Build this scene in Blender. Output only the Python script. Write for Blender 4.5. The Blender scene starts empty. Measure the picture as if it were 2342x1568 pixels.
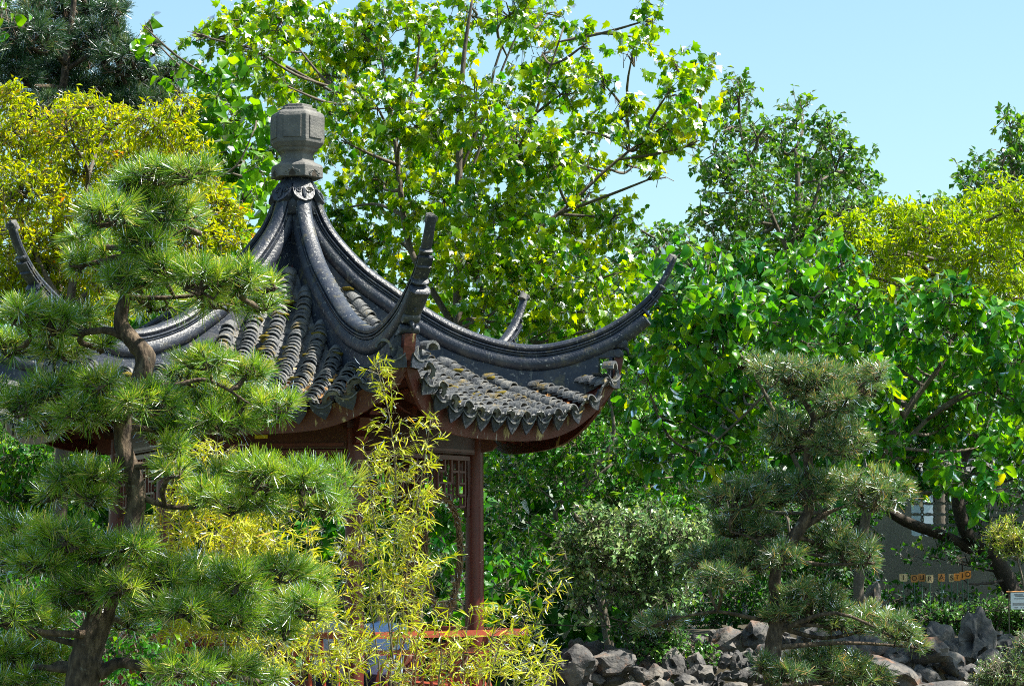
import bpy, bmesh, math, random
import numpy as np
from mathutils import Vector, Matrix, noise

# ------------------------------------------------------------------ camera, world, sun
SC = bpy.context.scene
COL = SC.collection
EYE = 1.75
FPX = 6597.0 / 1.0675            # focal length in pixels of a 2342 px wide picture
HOR = 1336.0                     # horizon row in that picture
PITCH = math.atan((HOR - 784.0) / FPX)
cam_d = bpy.data.cameras.new('camera')
cam_d.sensor_width = 36.0
cam_d.lens = 36.0 * FPX / 2342.0
cam_d.clip_start = 0.5
cam_d.clip_end = 2000
cam = bpy.data.objects.new('camera', cam_d)
COL.objects.link(cam)
cam.location = (0, 0, EYE)
cam.rotation_euler = (math.pi / 2 + PITCH, 0, 0)
SC.camera = cam

SUN_EL, SUN_AZ = math.radians(57), math.radians(-4)     # azimuth from the camera's right towards its far side
world = bpy.data.worlds.new('World')
SC.world = world
world.use_nodes = True
wn = world.node_tree.nodes
wl = world.node_tree.links
sky = wn.new('ShaderNodeTexSky')
sky.sky_type = 'NISHITA'
sky.sun_disc = False
sky.sun_elevation = SUN_EL
sky.sun_rotation = math.pi / 2 - SUN_AZ
sky.air_density = 1.0
sky.dust_density = 1.6
sky.ozone_density = 2.2
wtint = wn.new('ShaderNodeMix')                  # clear, slightly cyan summer air
wtint.data_type = 'RGBA'
wtint.blend_type = 'MULTIPLY'
wtint.inputs[0].default_value = 1.0
wtint.inputs[7].default_value = (1.0, 1.14, 1.0, 1)
wl.new(sky.outputs[0], wtint.inputs[6])
wl.new(wtint.outputs[2], wn['Background'].inputs[0])
wn['Background'].inputs[1].default_value = 0.082

sun_d = bpy.data.lights.new('sun', 'SUN')
sun_d.energy = 5.0
sun_d.angle = math.radians(0.53)
sun_d.color = (1.0, 0.94, 0.82)
sun = bpy.data.objects.new('sun', sun_d)
COL.objects.link(sun)
sd = Vector((math.cos(SUN_EL) * math.cos(SUN_AZ), math.cos(SUN_EL) * math.sin(SUN_AZ), math.sin(SUN_EL)))
sun.rotation_euler = sd.to_track_quat('Z', 'Y').to_euler()
sun.location = (20, 20, 30)
SC.view_settings.view_transform = 'Standard'
SC.view_settings.look = 'None'
SC.view_settings.exposure = 1.4
SC.view_settings.gamma = 1.0
SC.view_settings.use_curve_mapping = False
SC.cycles.max_bounces = 4
SC.cycles.diffuse_bounces = 2
SC.cycles.glossy_bounces = 1
SC.cycles.transmission_bounces = 3
SC.cycles.transparent_max_bounces = 4
SC.cycles.use_denoising = False
SC.cycles.filter_width = 1.0

rng = np.random.default_rng(7)
random.seed(7)
PI = math.pi


def at(px, py, Y):
    """a point of the place at distance Y seen at (px, py) of the 2342 px wide photograph"""
    xr, yr = (px - 1171.0) / FPX, (784.0 - py) / FPX
    f = math.cos(PITCH) - yr * math.sin(PITCH)
    return Vector((xr * Y / f, Y, EYE + (math.sin(PITCH) + yr * math.cos(PITCH)) * Y / f))


def mpp(Y):
    return Y / FPX


# ------------------------------------------------------------------ materials
def nodes_of(name):
    m = bpy.data.materials.new(name)
    m.use_nodes = True
    nt = m.node_tree
    return m, nt.nodes, nt.links, nt.nodes['Principled BSDF']


def ramp(n, stops):
    r = n.new('ShaderNodeValToRGB')
    e = r.color_ramp.elements
    while len(e) < len(stops):
        e.new(0.5)
    for el, (p, c) in zip(e, stops):
        el.position = p
        el.color = (*c, 1)
    return r


def surf(name, stops, scale=6.0, rough=0.7, bump=0.3, bscale=None, detail=6, stretch=(1, 1, 1), spec=0.4, metal=0.0, patch=None):
    """noise-coloured surface in place coordinates; patch = (colour, scale, lo, hi) for lichen, moss or stains"""
    m, n, l, b = nodes_of(name)
    g = n.new('ShaderNodeNewGeometry')
    mp = n.new('ShaderNodeMapping')
    mp.inputs['Scale'].default_value = stretch
    l.new(g.outputs['Position'], mp.inputs[0])
    t = n.new('ShaderNodeTexNoise')
    t.inputs['Scale'].default_value = scale
    t.inputs['Detail'].default_value = detail
    t.inputs['Roughness'].default_value = 0.62
    l.new(mp.outputs[0], t.inputs[0])
    r = ramp(n, stops)
    l.new(t.outputs[0], r.inputs[0])
    out = r.outputs[0]
    for pt in (patch or []):
        pc, ps, lo, hi = pt[:4]
        t2 = n.new('ShaderNodeTexNoise')
        t2.inputs['Scale'].default_value = ps
        t2.inputs['Detail'].default_value = 8
        t2.inputs['Roughness'].default_value = 0.7
        if len(pt) > 4:
            m2 = n.new('ShaderNodeMapping')
            m2.inputs['Scale'].default_value = pt[4]
            l.new(g.outputs['Position'], m2.inputs[0])
            l.new(m2.outputs[0], t2.inputs[0])
        else:
            l.new(g.outputs['Position'], t2.inputs[0])
        mr = n.new('ShaderNodeMapRange')
        mr.inputs[1].default_value = lo
        mr.inputs[2].default_value = hi
        l.new(t2.outputs[0], mr.inputs[0])
        mx = n.new('ShaderNodeMix')
        mx.data_type = 'RGBA'
        l.new(mr.outputs[0], mx.inputs[0])
        l.new(out, mx.inputs[6])
        mx.inputs[7].default_value = (*pc, 1)
        out = mx.outputs[2]
    l.new(out, b.inputs['Base Color'])
    b.inputs['Roughness'].default_value = rough
    b.inputs['Specular IOR Level'].default_value = spec
    b.inputs['Metallic'].default_value = metal
    if bump:
        tb = n.new('ShaderNodeTexNoise')
        tb.inputs['Scale'].default_value = bscale or scale * 4
        tb.inputs['Detail'].default_value = 8
        l.new(mp.outputs[0], tb.inputs[0])
        bp = n.new('ShaderNodeBump')
        bp.inputs['Strength'].default_value = bump
        bp.inputs['Distance'].default_value = 0.02
        l.new(tb.outputs[0], bp.inputs['Height'])
        l.new(bp.outputs[0], b.inputs['Normal'])
    return m


def leaf_mat(name, stops, tint=(1.6, 1.5, 0.5), through=0.45, rough=0.42, spec=0.5):
    """thin leaf: colour differs from leaf to leaf, sun shines through it"""
    m, n, l, b = nodes_of(name)
    a = n.new('ShaderNodeAttribute')
    a.attribute_name = 'rnd'
    r = ramp(n, stops)
    l.new(a.outputs['Fac'], r.inputs[0])
    n.remove(b)
    df = n.new('ShaderNodeBsdfDiffuse')
    l.new(r.outputs[0], df.inputs[0])
    tr = n.new('ShaderNodeBsdfTranslucent')
    mx = n.new('ShaderNodeMix')
    mx.data_type = 'RGBA'
    mx.blend_type = 'MULTIPLY'
    mx.inputs[0].default_value = 1
    l.new(r.outputs[0], mx.inputs[6])
    mx.inputs[7].default_value = (*tint, 1)
    l.new(mx.outputs[2], tr.inputs[0])
    ms = n.new('ShaderNodeMixShader')
    ms.inputs[0].default_value = through
    l.new(df.outputs[0], ms.inputs[1])
    l.new(tr.outputs[0], ms.inputs[2])
    gl = n.new('ShaderNodeBsdfAnisotropic')
    gl.inputs['Roughness'].default_value = rough
    gl.inputs['Color'].default_value = (0.9, 0.95, 1.0, 1)
    fr = n.new('ShaderNodeFresnel')
    fr.inputs[0].default_value = 1.16 + 0.16 * spec
    m2 = n.new('ShaderNodeMixShader')
    l.new(fr.outputs[0], m2.inputs[0])
    l.new(ms.outputs[0], m2.inputs[1])
    l.new(gl.outputs[0], m2.inputs[2])
    l.new(m2.outputs[0], n['Material Output'].inputs[0])
    return m


def plain(name, c, rough=0.6, spec=0.4, metal=0.0):
    m, n, l, b = nodes_of(name)
    b.inputs['Base Color'].default_value = (*c, 1)
    b.inputs['Roughness'].default_value = rough
    b.inputs['Specular IOR Level'].default_value = spec
    b.inputs['Metallic'].default_value = metal
    return m


M = {}
M['tile'] = surf('roof tile grey clay', [(0.3, (0.035, 0.04, 0.05)), (0.52, (0.10, 0.105, 0.11)), (0.72, (0.24, 0.23, 0.21))], 9, 0.52, 0.4, 60,
                 patch=[((0.21, 0.15, 0.035), 5.0, 0.56, 0.68), ((0.34, 0.33, 0.29), 30, 0.66, 0.74)])
M['ridge'] = surf('ridge slate grey render', [(0.3, (0.012, 0.017, 0.030)), (0.52, (0.028, 0.034, 0.050)), (0.75, (0.075, 0.076, 0.075))], 5, 0.42, 0.35, 45,
                  patch=[((0.36, 0.36, 0.34), 26, 0.60, 0.68), ((0.15, 0.13, 0.06), 4.5, 0.58, 0.74), ((0.28, 0.29, 0.25), 3.2, 0.60, 0.75, (5, 5, 1))])
M['finial'] = surf('finial grey clay', [(0.3, (0.075, 0.076, 0.078)), (0.6, (0.135, 0.132, 0.125)), (0.8, (0.22, 0.21, 0.19))], 6, 0.75, 0.4, 50,
                   patch=[((0.36, 0.34, 0.3), 34, 0.62, 0.7), ((0.07, 0.072, 0.075), 7, 0.56, 0.7)])
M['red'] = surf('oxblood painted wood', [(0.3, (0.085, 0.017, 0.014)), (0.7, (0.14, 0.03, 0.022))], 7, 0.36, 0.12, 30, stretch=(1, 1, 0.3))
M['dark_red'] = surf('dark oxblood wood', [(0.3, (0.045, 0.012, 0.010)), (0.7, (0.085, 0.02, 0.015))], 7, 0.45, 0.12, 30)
M['fascia'] = surf('weathered red fascia wood', [(0.3, (0.075, 0.019, 0.014)), (0.7, (0.11, 0.028, 0.019))], 5, 0.45, 0.15, 40,
                   patch=[((0.42, 0.33, 0.15), 2.3, 0.57, 0.62, (3, 3, 0.9)), ((0.5, 0.46, 0.42), 3.0, 0.63, 0.66, (9, 9, 0.5))])
M['rail'] = surf('red lacquered rail wood', [(0.3, (0.22, 0.04, 0.02)), (0.7, (0.33, 0.065, 0.03))], 8, 0.4, 0.1, 30)
M['moss'] = surf('roof moss', [(0.3, (0.10, 0.085, 0.015)), (0.7, (0.24, 0.18, 0.03))], 60, 0.95, 0.8, 200, spec=0.1)
M['litter'] = leaf_mat('dry fallen leaves', [(0, (0.34, 0.13, 0.04)), (0.5, (0.42, 0.24, 0.08)), (1, (0.5, 0.36, 0.2))], (1.2, 1, 0.6), 0.25, 0.7)
M['stone'] = surf('pale plinth stone', [(0.3, (0.22, 0.21, 0.19)), (0.7, (0.36, 0.34, 0.30))], 6, 0.8, 0.3)
M['rock'] = surf('pitted lake rock', [(0.28, (0.035, 0.036, 0.040)), (0.5, (0.085, 0.082, 0.082)), (0.7, (0.20, 0.18, 0.155))], 5, 0.85, 0.9, 26,
                 patch=[((0.34, 0.17, 0.09), 2.6, 0.56, 0.74), ((0.30, 0.23, 0.03), 6, 0.70, 0.77)])
M['soil'] = surf('dark leaf mould soil', [(0.3, (0.018, 0.014, 0.009)), (0.7, (0.05, 0.042, 0.022))], 3, 0.95, 0.6)
M['ground'] = surf('garden ground', [(0.3, (0.025, 0.030, 0.012)), (0.7, (0.06, 0.075, 0.025))], 0.6, 0.95, 0.4, 5)
M['plaster'] = surf('weathered plaster wall', [(0.3, (0.13, 0.135, 0.12)), (0.7, (0.20, 0.195, 0.165))], 2, 0.9, 0.15)
M['bark_pine'] = surf('pine bark', [(0.32, (0.018, 0.013, 0.010)), (0.5, (0.07, 0.05, 0.034)), (0.72, (0.20, 0.15, 0.10))], 26, 0.9, 1.0, 34, stretch=(1, 1, 0.4),
                      patch=[((0.33, 0.34, 0.28), 9, 0.62, 0.72)])
M['bark'] = surf('grey brown bark', [(0.3, (0.05, 0.042, 0.034)), (0.7, (0.16, 0.135, 0.105))], 14, 0.9, 0.6, 40, stretch=(1, 1, 0.3))
M['bark_dark'] = surf('dark bark', [(0.3, (0.018, 0.014, 0.011)), (0.7, (0.05, 0.04, 0.03))], 12, 0.9, 0.6, 40)
M['culm'] = surf('bamboo culm', [(0.3, (0.05, 0.035, 0.03)), (0.7, (0.20, 0.17, 0.09))], 9, 0.4, 0.1)
M['needle'] = leaf_mat('black pine needles', [(0, (0.025, 0.12, 0.018)), (0.4, (0.13, 0.28, 0.020)), (0.8, (0.38, 0.52, 0.035)), (1, (0.64, 0.54, 0.18))], (1.5, 1.5, 0.4), 0.32, 0.32, 0.7)
M['needle_blue'] = leaf_mat('white pine needles', [(0, (0.03, 0.09, 0.035)), (0.5, (0.11, 0.215, 0.07)), (0.85, (0.28, 0.37, 0.13)), (1, (0.50, 0.32, 0.14))], (1.4, 1.5, 0.5), 0.28, 0.32, 0.7)
M['needle_dark'] = leaf_mat('far pine needles', [(0, (0.012, 0.045, 0.024)), (0.5, (0.04, 0.10, 0.04)), (0.85, (0.14, 0.21, 0.08)), (1, (0.25, 0.16, 0.08))], (1.2, 1.3, 0.6), 0.22, 0.4, 0.3)
M['gum'] = leaf_mat('sweetgum leaves', [(0, (0.025, 0.145, 0.010)), (0.4, (0.13, 0.29, 0.005)), (0.8, (0.29, 0.41, 0.004)), (1, (0.42, 0.45, 0.006))], (2.1, 1.75, 0.15), 0.55, 0.34, 0.2)
M['redbud'] = leaf_mat('heart leaves', [(0, (0.03, 0.16, 0.010)), (0.6, (0.12, 0.30, 0.007)), (1, (0.27, 0.38, 0.008))], (2.2, 1.8, 0.2), 0.55, 0.36, 0.15)
M['gold'] = leaf_mat('golden maple leaves', [(0, (0.16, 0.30, 0.003)), (0.45, (0.36, 0.44, 0.003)), (0.90, (0.58, 0.53, 0.004)), (1, (0.72, 0.28, 0.008))], (1.5, 1.4, 0.15), 0.5, 0.5, -0.6)
M['lime'] = leaf_mat('lime maple leaves', [(0, (0.11, 0.25, 0.003)), (0.5, (0.30, 0.44, 0.003)), (1, (0.50, 0.54, 0.004))], (1.6, 1.5, 0.15), 0.5, 0.5, -0.6)
M['oak'] = leaf_mat('far broad leaves', [(0, (0.03, 0.14, 0.030)), (0.5, (0.09, 0.23, 0.024)), (1, (0.20, 0.32, 0.022))], (1.9, 1.7, 0.3), 0.45, 0.42, 0.1)
M['dove'] = leaf_mat('broad drooping leaves', [(0, (0.014, 0.12, 0.028)), (0.5, (0.06, 0.235, 0.014)), (0.85, (0.18, 0.36, 0.008)), (1, (0.36, 0.42, 0.010))], (2.5, 2.0, 0.2), 0.5, 0.25, 0.5)
M['under'] = leaf_mat('understorey leaves', [(0, (0.012, 0.11, 0.018)), (0.5, (0.06, 0.23, 0.010)), (1, (0.24, 0.38, 0.008))], (2.3, 1.9, 0.2), 0.52, 0.32, 0.25)
M['camellia'] = leaf_mat('glossy evergreen leaves', [(0, (0.06, 0.16, 0.05)), (0.5, (0.17, 0.29, 0.09)), (1, (0.48, 0.52, 0.28))], (1.6, 1.6, 0.5), 0.35, 0.22, 1.2)
M['ivy'] = leaf_mat('ivy leaves', [(0, (0.025, 0.098, 0.02)), (0.6, (0.07, 0.196, 0.03)), (1, (0.168, 0.308, 0.04))], (1.9, 1.8, 0.45), 0.35, 0.26, 0.8)
M['bamboo'] = leaf_mat('bamboo leaves', [(0, (0.18, 0.30, 0.008)), (0.4, (0.38, 0.45, 0.012)), (0.8, (0.62, 0.60, 0.04)), (1, (0.66, 0.40, 0.08))], (1.4, 1.3, 0.25), 0.42, 0.40, 0.2)
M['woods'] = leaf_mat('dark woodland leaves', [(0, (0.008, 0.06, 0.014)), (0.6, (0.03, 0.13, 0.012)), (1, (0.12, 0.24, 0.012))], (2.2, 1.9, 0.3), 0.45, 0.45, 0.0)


# ------------------------------------------------------------------ mesh helpers
def link_mesh(name, me, mat=None, parent=None, loc=None):
    o = bpy.data.objects.new(name, me)
    COL.objects.link(o)
    if mat is not None:
        me.materials.append(M[mat] if isinstance(mat, str) else mat)
    if parent is not None:
        o.parent = parent
    if loc is not None:
        o.location = loc
    return o


def tri_mesh(name, V, F, rnd=None, smooth=False):
    """V (n,3), F (k,3) or (k,4) arrays"""
    V = np.asarray(V, dtype=np.float32)
    F = np.asarray(F, dtype=np.int32)
    me = bpy.data.meshes.new(name)
    me.vertices.add(len(V))
    me.vertices.foreach_set('co', V.ravel())
    k = F.shape[1]
    me.loops.add(F.size)
    me.loops.foreach_set('vertex_index', F.ravel())
    me.polygons.add(len(F))
    me.polygons.foreach_set('loop_start', np.arange(0, F.size, k, dtype=np.int32))
    if smooth:
        me.polygons.foreach_set('use_smooth', np.ones(len(F), dtype=bool))
    if rnd is not None:
        a = me.attributes.new('rnd', 'FLOAT', 'POINT')
        a.data.foreach_set('value', np.asarray(rnd, dtype=np.float32))
    me.update(calc_edges=True)
    return me


def poly_mesh(name, V, F, smooth=False):
    me = bpy.data.meshes.new(name)
    me.from_pydata([tuple(v) for v in V], [], F)
    if smooth:
        me.polygons.foreach_set('use_smooth', [True] * len(me.polygons))
    me.update()
    return me


class MB:
    """collects shapes into one mesh"""
    def __init__(s):
        s.V, s.F = [], []

    def add(s, V, F):
        o = len(s.V)
        s.V += [tuple(v) for v in V]
        s.F += [tuple(i + o for i in f) for f in F]
        return s

    def box(s, c, size, X=(1, 0, 0), Y=(0, 1, 0), Z=(0, 0, 1)):
        X, Y, Z, c = Vector(X).normalized(), Vector(Y).normalized(), Vector(Z).normalized(), Vector(c)
        V = [c + X * (sx * size[0] / 2) + Y * (sy * size[1] / 2) + Z * (sz * size[2] / 2) for sz in (-1, 1) for sy in (-1, 1) for sx in (-1, 1)]
        return s.add(V, [(0, 2, 3, 1), (4, 5, 7, 6), (0, 1, 5, 4), (2, 6, 7, 3), (0, 4, 6, 2), (1, 3, 7, 5)])

    def tube(s, pts, rad, n=8, cap=True):
        P = [Vector(p) for p in pts]
        R = rad if hasattr(rad, '__len__') else [rad] * len(P)
        V = []
        up = None
        for i, p in enumerate(P):
            t = (P[min(i + 1, len(P) - 1)] - P[max(i - 1, 0)])
            t = t.normalized() if t.length > 1e-9 else Vector((0, 0, 1))
            if up is None:
                up = Vector((1, 0, 0)) if abs(t.x) < 0.8 else Vector((0, 1, 0))
            up = (up - t * up.dot(t)).normalized()
            w = t.cross(up)
            for j in range(n):
                a = 2 * PI * j / n
                V.append(p + (up * math.cos(a) + w * math.sin(a)) * R[i])
        F = []
        for i in range(len(P) - 1):
            for j in range(n):
                F.append((i * n + j, i * n + (j + 1) % n, (i + 1) * n + (j + 1) % n, (i + 1) * n + j))
        if cap:
            F.append(tuple(range(n - 1, -1, -1)))
            F.append(tuple(range((len(P) - 1) * n, len(P) * n)))
        return s.add(V, F)

    def lathe(s, prof, n=24, c=(0, 0, 0), phase=0.0):
        V, F = [], []
        for r, z in prof:
            for j in range(n):
                a = phase + 2 * PI * j / n
                V.append((c[0] + r * math.cos(a), c[1] + r * math.sin(a), c[2] + z))
        for i in range(len(prof) - 1):
            for j in range(n):
                F.append((i * n + j, i * n + (j + 1) % n, (i + 1) * n + (j + 1) % n, (i + 1) * n + j))
        F.append(tuple(range(n - 1, -1, -1)))
        F.append(tuple(range((len(prof) - 1) * n, len(prof) * n)))
        return s.add(V, F)

    def prism(s, outline, O, X, Y, N, d):
        """flat outline (x,y) at O in axes X,Y, thickened by d along N"""
        O, X, Y, N = Vector(O), Vector(X), Vector(Y), Vector(N)
        k = len(outline)
        V = [O + X * x + Y * y + N * h for h in (0, d) for x, y in outline]
        F = [tuple(range(k - 1, -1, -1)), tuple(range(k, 2 * k))]
        F += [(i, (i + 1) % k, k + (i + 1) % k, k + i) for i in range(k)]
        return s.add(V, F)

    def loft(s, rings, cap=True):
        k = len(rings[0])
        V = [v for r in rings for v in r]
        F = []
        for i in range(len(rings) - 1):
            for j in range(k):
                F.append((i * k + j, i * k + (j + 1) % k, (i + 1) * k + (j + 1) % k, (i + 1) * k + j))
        if cap:
            F.append(tuple(range(k - 1, -1, -1)))
            F.append(tuple(range((len(rings) - 1) * k, len(rings) * k)))
        return s.add(V, F)

    def build(s, name, mat, parent=None, smooth=False, loc=None, angle=None):
        me = poly_mesh(name, s.V, s.F)
        bm = bmesh.new()
        bm.from_mesh(me)
        bmesh.ops.recalc_face_normals(bm, faces=bm.faces)
        bm.to_mesh(me)
        bm.free()
        if smooth:
            me.polygons.foreach_set('use_smooth', [True] * len(me.polygons))
            if angle:
                me.set_sharp_from_angle(angle=math.radians(angle))
        return link_mesh(name, me, mat, parent, loc)


def tag(o, label=None, cat=None, group=None, kind=None):
    if label:
        o['label'] = label
    if cat:
        o['category'] = cat
    if group:
        o['group'] = group
    if kind:
        o['kind'] = kind
    return o


def thing(name, label, cat, loc=(0, 0, 0), group=None):
    o = bpy.data.objects.new(name, None)
    o.empty_display_size = 0.2
    COL.objects.link(o)
    o.location = loc
    return tag(o, label, cat, group)


def smooth_path(pts, n):
    """Catmull-Rom through points of any dimension"""
    P = np.array([list(p) for p in pts], dtype=float)
    m = len(P)
    out = []
    for i in range(m - 1):
        p0, p1, p2, p3 = P[max(i - 1, 0)], P[i], P[i + 1], P[min(i + 2, m - 1)]
        for k in range(n):
            t = k / n
            out.append(0.5 * ((2 * p1) + (-p0 + p2) * t + (2 * p0 - 5 * p1 + 4 * p2 - p3) * t * t + (-p0 + 3 * p1 - 3 * p2 + p3) * t ** 3))
    out.append(P[-1])
    return np.array(out)

# ------------------------------------------------------------------ the setting
gnd = link_mesh('ground', poly_mesh('ground', [(-600, -80, 0), (600, -80, 0), (600, 1200, 0), (-600, 1200, 0)], [(0, 1, 2, 3)]), 'ground')
tag(gnd, kind='structure')


def bed():
    nx, ny = 60, 24
    V, F = [], []
    for j in range(ny + 1):
        for i in range(nx + 1):
            x = 0.8 + 14.0 * i / nx
            y = 26.6 + 8.0 * j / ny
            e = min(1, j / 3.0) * min(1, (ny - j) / 2.0) * min(1, i / 4.0, (nx - i) / 4.0)
            z = -0.05 + e * (1.28 + 0.12 * noise.noise(Vector((x * 0.7, y * 0.7, 3))) + 0.05 * noise.noise(Vector((x * 3, y * 3, 1))))
            V.append((x, y, z))
    for j in range(ny):
        for i in range(nx):
            a = j * (nx + 1) + i
            F.append((a, a + 1, a + nx + 2, a + nx + 1))
    o = link_mesh('planting_bed', poly_mesh('planting_bed', V, F, True), 'soil')
    tag(o, kind='structure')


bed()

# ------------------------------------------------------------------ the pavilion
PC = at(675, 1000, 25.0)
PAV = thing('pavilion', 'hexagonal garden pavilion with dark upturned tile roof and oxblood red columns', 'pavilion', (PC.x, 25.0, 0))
RA = [math.radians(a) for a in (-67.4, -7.4, 52.6, 112.6, 172.6, 232.6)]     # ridge angles, -72 towards the camera
RIDGE = [(0.12, 3.74), (0.21, 3.60), (0.35, 3.30), (0.64, 2.97), (0.92, 2.755), (1.24, 2.54), (1.56, 2.36), (1.92, 2.235), (2.23, 2.19), (2.51, 2.225),
         (2.83, 2.325), (3.06, 2.455), (3.26, 2.61), (3.41, 2.80), (3.50, 2.985)]
RC = smooth_path(RIDGE, 6)
T30 = math.tan(math.radians(30))
BC = 1.524                       # half width of an eave, corner radius 3.05
ZMID_A = [0.0, 0.3, 0.55, 0.8, 1.07, 1.35, 1.66, 1.93, 2.2, 2.45, 2.8]
ZMID_Z = [3.25, 2.85, 2.53, 2.29, 2.08, 1.90, 1.735, 1.62, 1.52, 1.435, 1.37]


def ridge_base(r):
    return float(np.interp(r, RC[:, 0], RC[:, 1])) - np.interp(r, [0.2, 0.6, 1.0, 1.5, 2.2, 2.8, 3.05, 3.2], [0.34, 0.38, 0.39, 0.39, 0.365, 0.385, 0.39, 0.41])


def roofz(a, b):
    t = min(1.0, abs(b) / max(1e-6, a * T30))
    zm = float(np.interp(a, ZMID_A, ZMID_Z))
    zr = ridge_base(min(a / math.cos(math.radians(30)), 3.1))
    return EYE + zm + (zr - zm) * (0.25 * t ** 2 + 0.75 * t ** 4)


def eave(b):
    return 2.42 + 0.22 * min(1.1, abs(b) / BC) ** 2.6


class Side:
    def __init__(s, k):
        s.k = k
        s.phi = RA[k] + math.radians(30)
        s.m = Vector((math.cos(s.phi), math.sin(s.phi), 0))
        s.l = Vector((-math.sin(s.phi), math.cos(s.phi), 0))

    def P(s, a, b, z):
        return s.m * a + s.l * b + Vector((0, 0, z))


SIDES = [Side(k) for k in range(6)]        # 0 = front right, 5 = front left
UP = Vector((0, 0, 1))

# plinth
MB().lathe([(2.45, 0.0), (2.45, 0.28), (2.50, 0.28), (2.50, 0.35)], 6, phase=RA[0]).build('plinth', 'stone', PAV)

# columns
RCOL = 1.68
ZF, ZT = 0.35, EYE + 1.26
for k in range(6):
    c = (RCOL * math.cos(RA[k]), RCOL * math.sin(RA[k]), 0)
    col = MB().lathe([(0.082, ZF + 0.12), (0.086, ZF + 0.8), (0.084, 2.2), (0.08, ZT + 0.1)], 20, c).build('column', 'red', PAV, True, angle=40)
    MB().lathe([(0.12, ZF), (0.14, ZF + 0.04), (0.14, ZF + 0.09), (0.10, ZF + 0.12)], 20, c).build('column_base', 'stone', col, True, angle=40)
    # carved bracket at the column head
    d = Vector((math.cos(RA[k]), math.sin(RA[k]), 0))
    w = Vector((-d.y, d.x, 0))
    out = [(0.05, -0.16), (0.16, -0.14), (0.21, -0.09), (0.18, -0.05), (0.25, 0.0), (0.27, 0.07), (0.22, 0.12), (0.05, 0.14)]
    MB().prism(out, Vector(c) + UP * (ZT + 0.1) - w * 0.05, d, UP, w, 0.10).build('bracket', 'red', col)
    MB().box(Vector(c) + UP * (ZT + 0.12), (0.22, 0.22, 0.06), d, w).build('cap_block', 'dark_red', col)
    for sgn in (-1, 1):
        dd = (d * -0.5 + w * sgn * 0.866).normalized()
        ww = UP.cross(dd)
        o2 = [(0.08, 0.0), (0.09, -0.5), (0.13, -0.52), (0.14, -0.36), (0.12, -0.30), (0.13, -0.12), (0.13, 0.0)]
        MB().prism([(x, y) for x, y in o2], Vector(c) + UP * (ZT - 0.13) - ww * 0.02, dd, UP, ww, 0.04).build('lattice_post', 'dark_red', col)

# beams, lattices, benches
for k in range(6):
    A = Vector((RCOL * math.cos(RA[k]), RCOL * math.sin(RA[k]), 0))
    B = Vector((RCOL * math.cos(RA[(k + 1) % 6]), RCOL * math.sin(RA[(k + 1) % 6]), 0))
    d = (B - A).normalized()
    nrm = SIDES[k].m
    mid = (A + B) / 2
    L = (B - A).length
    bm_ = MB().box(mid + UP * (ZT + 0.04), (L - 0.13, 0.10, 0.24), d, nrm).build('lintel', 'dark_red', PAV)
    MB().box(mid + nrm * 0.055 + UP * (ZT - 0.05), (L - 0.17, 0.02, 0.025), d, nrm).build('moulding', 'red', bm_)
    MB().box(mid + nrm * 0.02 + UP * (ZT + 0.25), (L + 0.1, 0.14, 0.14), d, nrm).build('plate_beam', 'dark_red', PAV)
    lat = MB().box(mid + UP * (ZT - 0.115), (L - 0.2, 0.05, 0.04), d, nrm).build('lattice_panel', 'red', PAV)
    bars = []
    zt = ZT - 0.135
    h = 0.105
    N = 14
    st = (L - 0.30) / N
    x0 = -(L - 0.30) / 2

    def depth(i):
        q = min(i, N - i)
        return 4 if q <= 2 else (3 if q <= 5 else 2)
    for i in range(N + 1):
        dp = depth(i)
        for r in range(dp):
            if (i * 2 + r * 3) % 5 != 0 or i in (0, N):
                bars.append(((x0 + i * st, zt - (r + 0.5) * h), 0.018, h))
        for r in range(1, dp + 1):
            if i < N and r <= depth(i + 1) and ((i + r * 2) % 5 not in (1, 3) or r == min(dp, depth(i + 1))):
                bars.append(((x0 + (i + 0.5) * st, zt - r * h), st - 0.019, 0.018))
    for (bx, bz), bw, bh in bars:
        vert = bh > bw
        MB().box(mid + d * bx + UP * bz, (bw, 0.026 if vert else 0.030, bh), d, nrm).build('lattice_bar', 'red', lat)
    # bench with leaning back rail
    for (off, z, sx, sz) in ((0.0, 0.80, 0.34, 0.05), ):
        MB().box(mid + nrm * (off + 0.05) + UP * z, (L - 0.2, sx, sz), d, nrm).build('bench_seat', 'rail', PAV)
    MB().box(mid + UP * 0.57, (L - 0.2, 0.05, 0.40), d, nrm).build('bench_skirt', 'dark_red', PAV)
    rr = 0.40
    Lr = L + 2 * rr * T30
    rail = MB().box(mid + nrm * rr + UP * 1.32, (Lr, 0.06, 0.055), d, nrm).build('back_rail', 'rail', PAV)
    MB().box(mid + nrm * (rr - 0.07) + UP * 1.17, (Lr - 0.12, 0.05, 0.04), d, nrm).build('middle_rail', 'rail', rail)
    ns = 13
    for i in range(ns):
        x = -L / 2 + 0.1 + (L - 0.2) * i / (ns - 1)
        prof = [(0.20, 0.825), (0.17, 0.9), (0.20, 1.0), (0.28, 1.08), (0.31, 1.145), (0.35, 1.20), (0.385, 1.29)]
        MB().tube([mid + d * x * (1 + (q - 0.2) * 0.12) + nrm * q + UP * z for q, z in prof], 0.016, 5).build('rail_slat', 'rail', rail)

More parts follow.
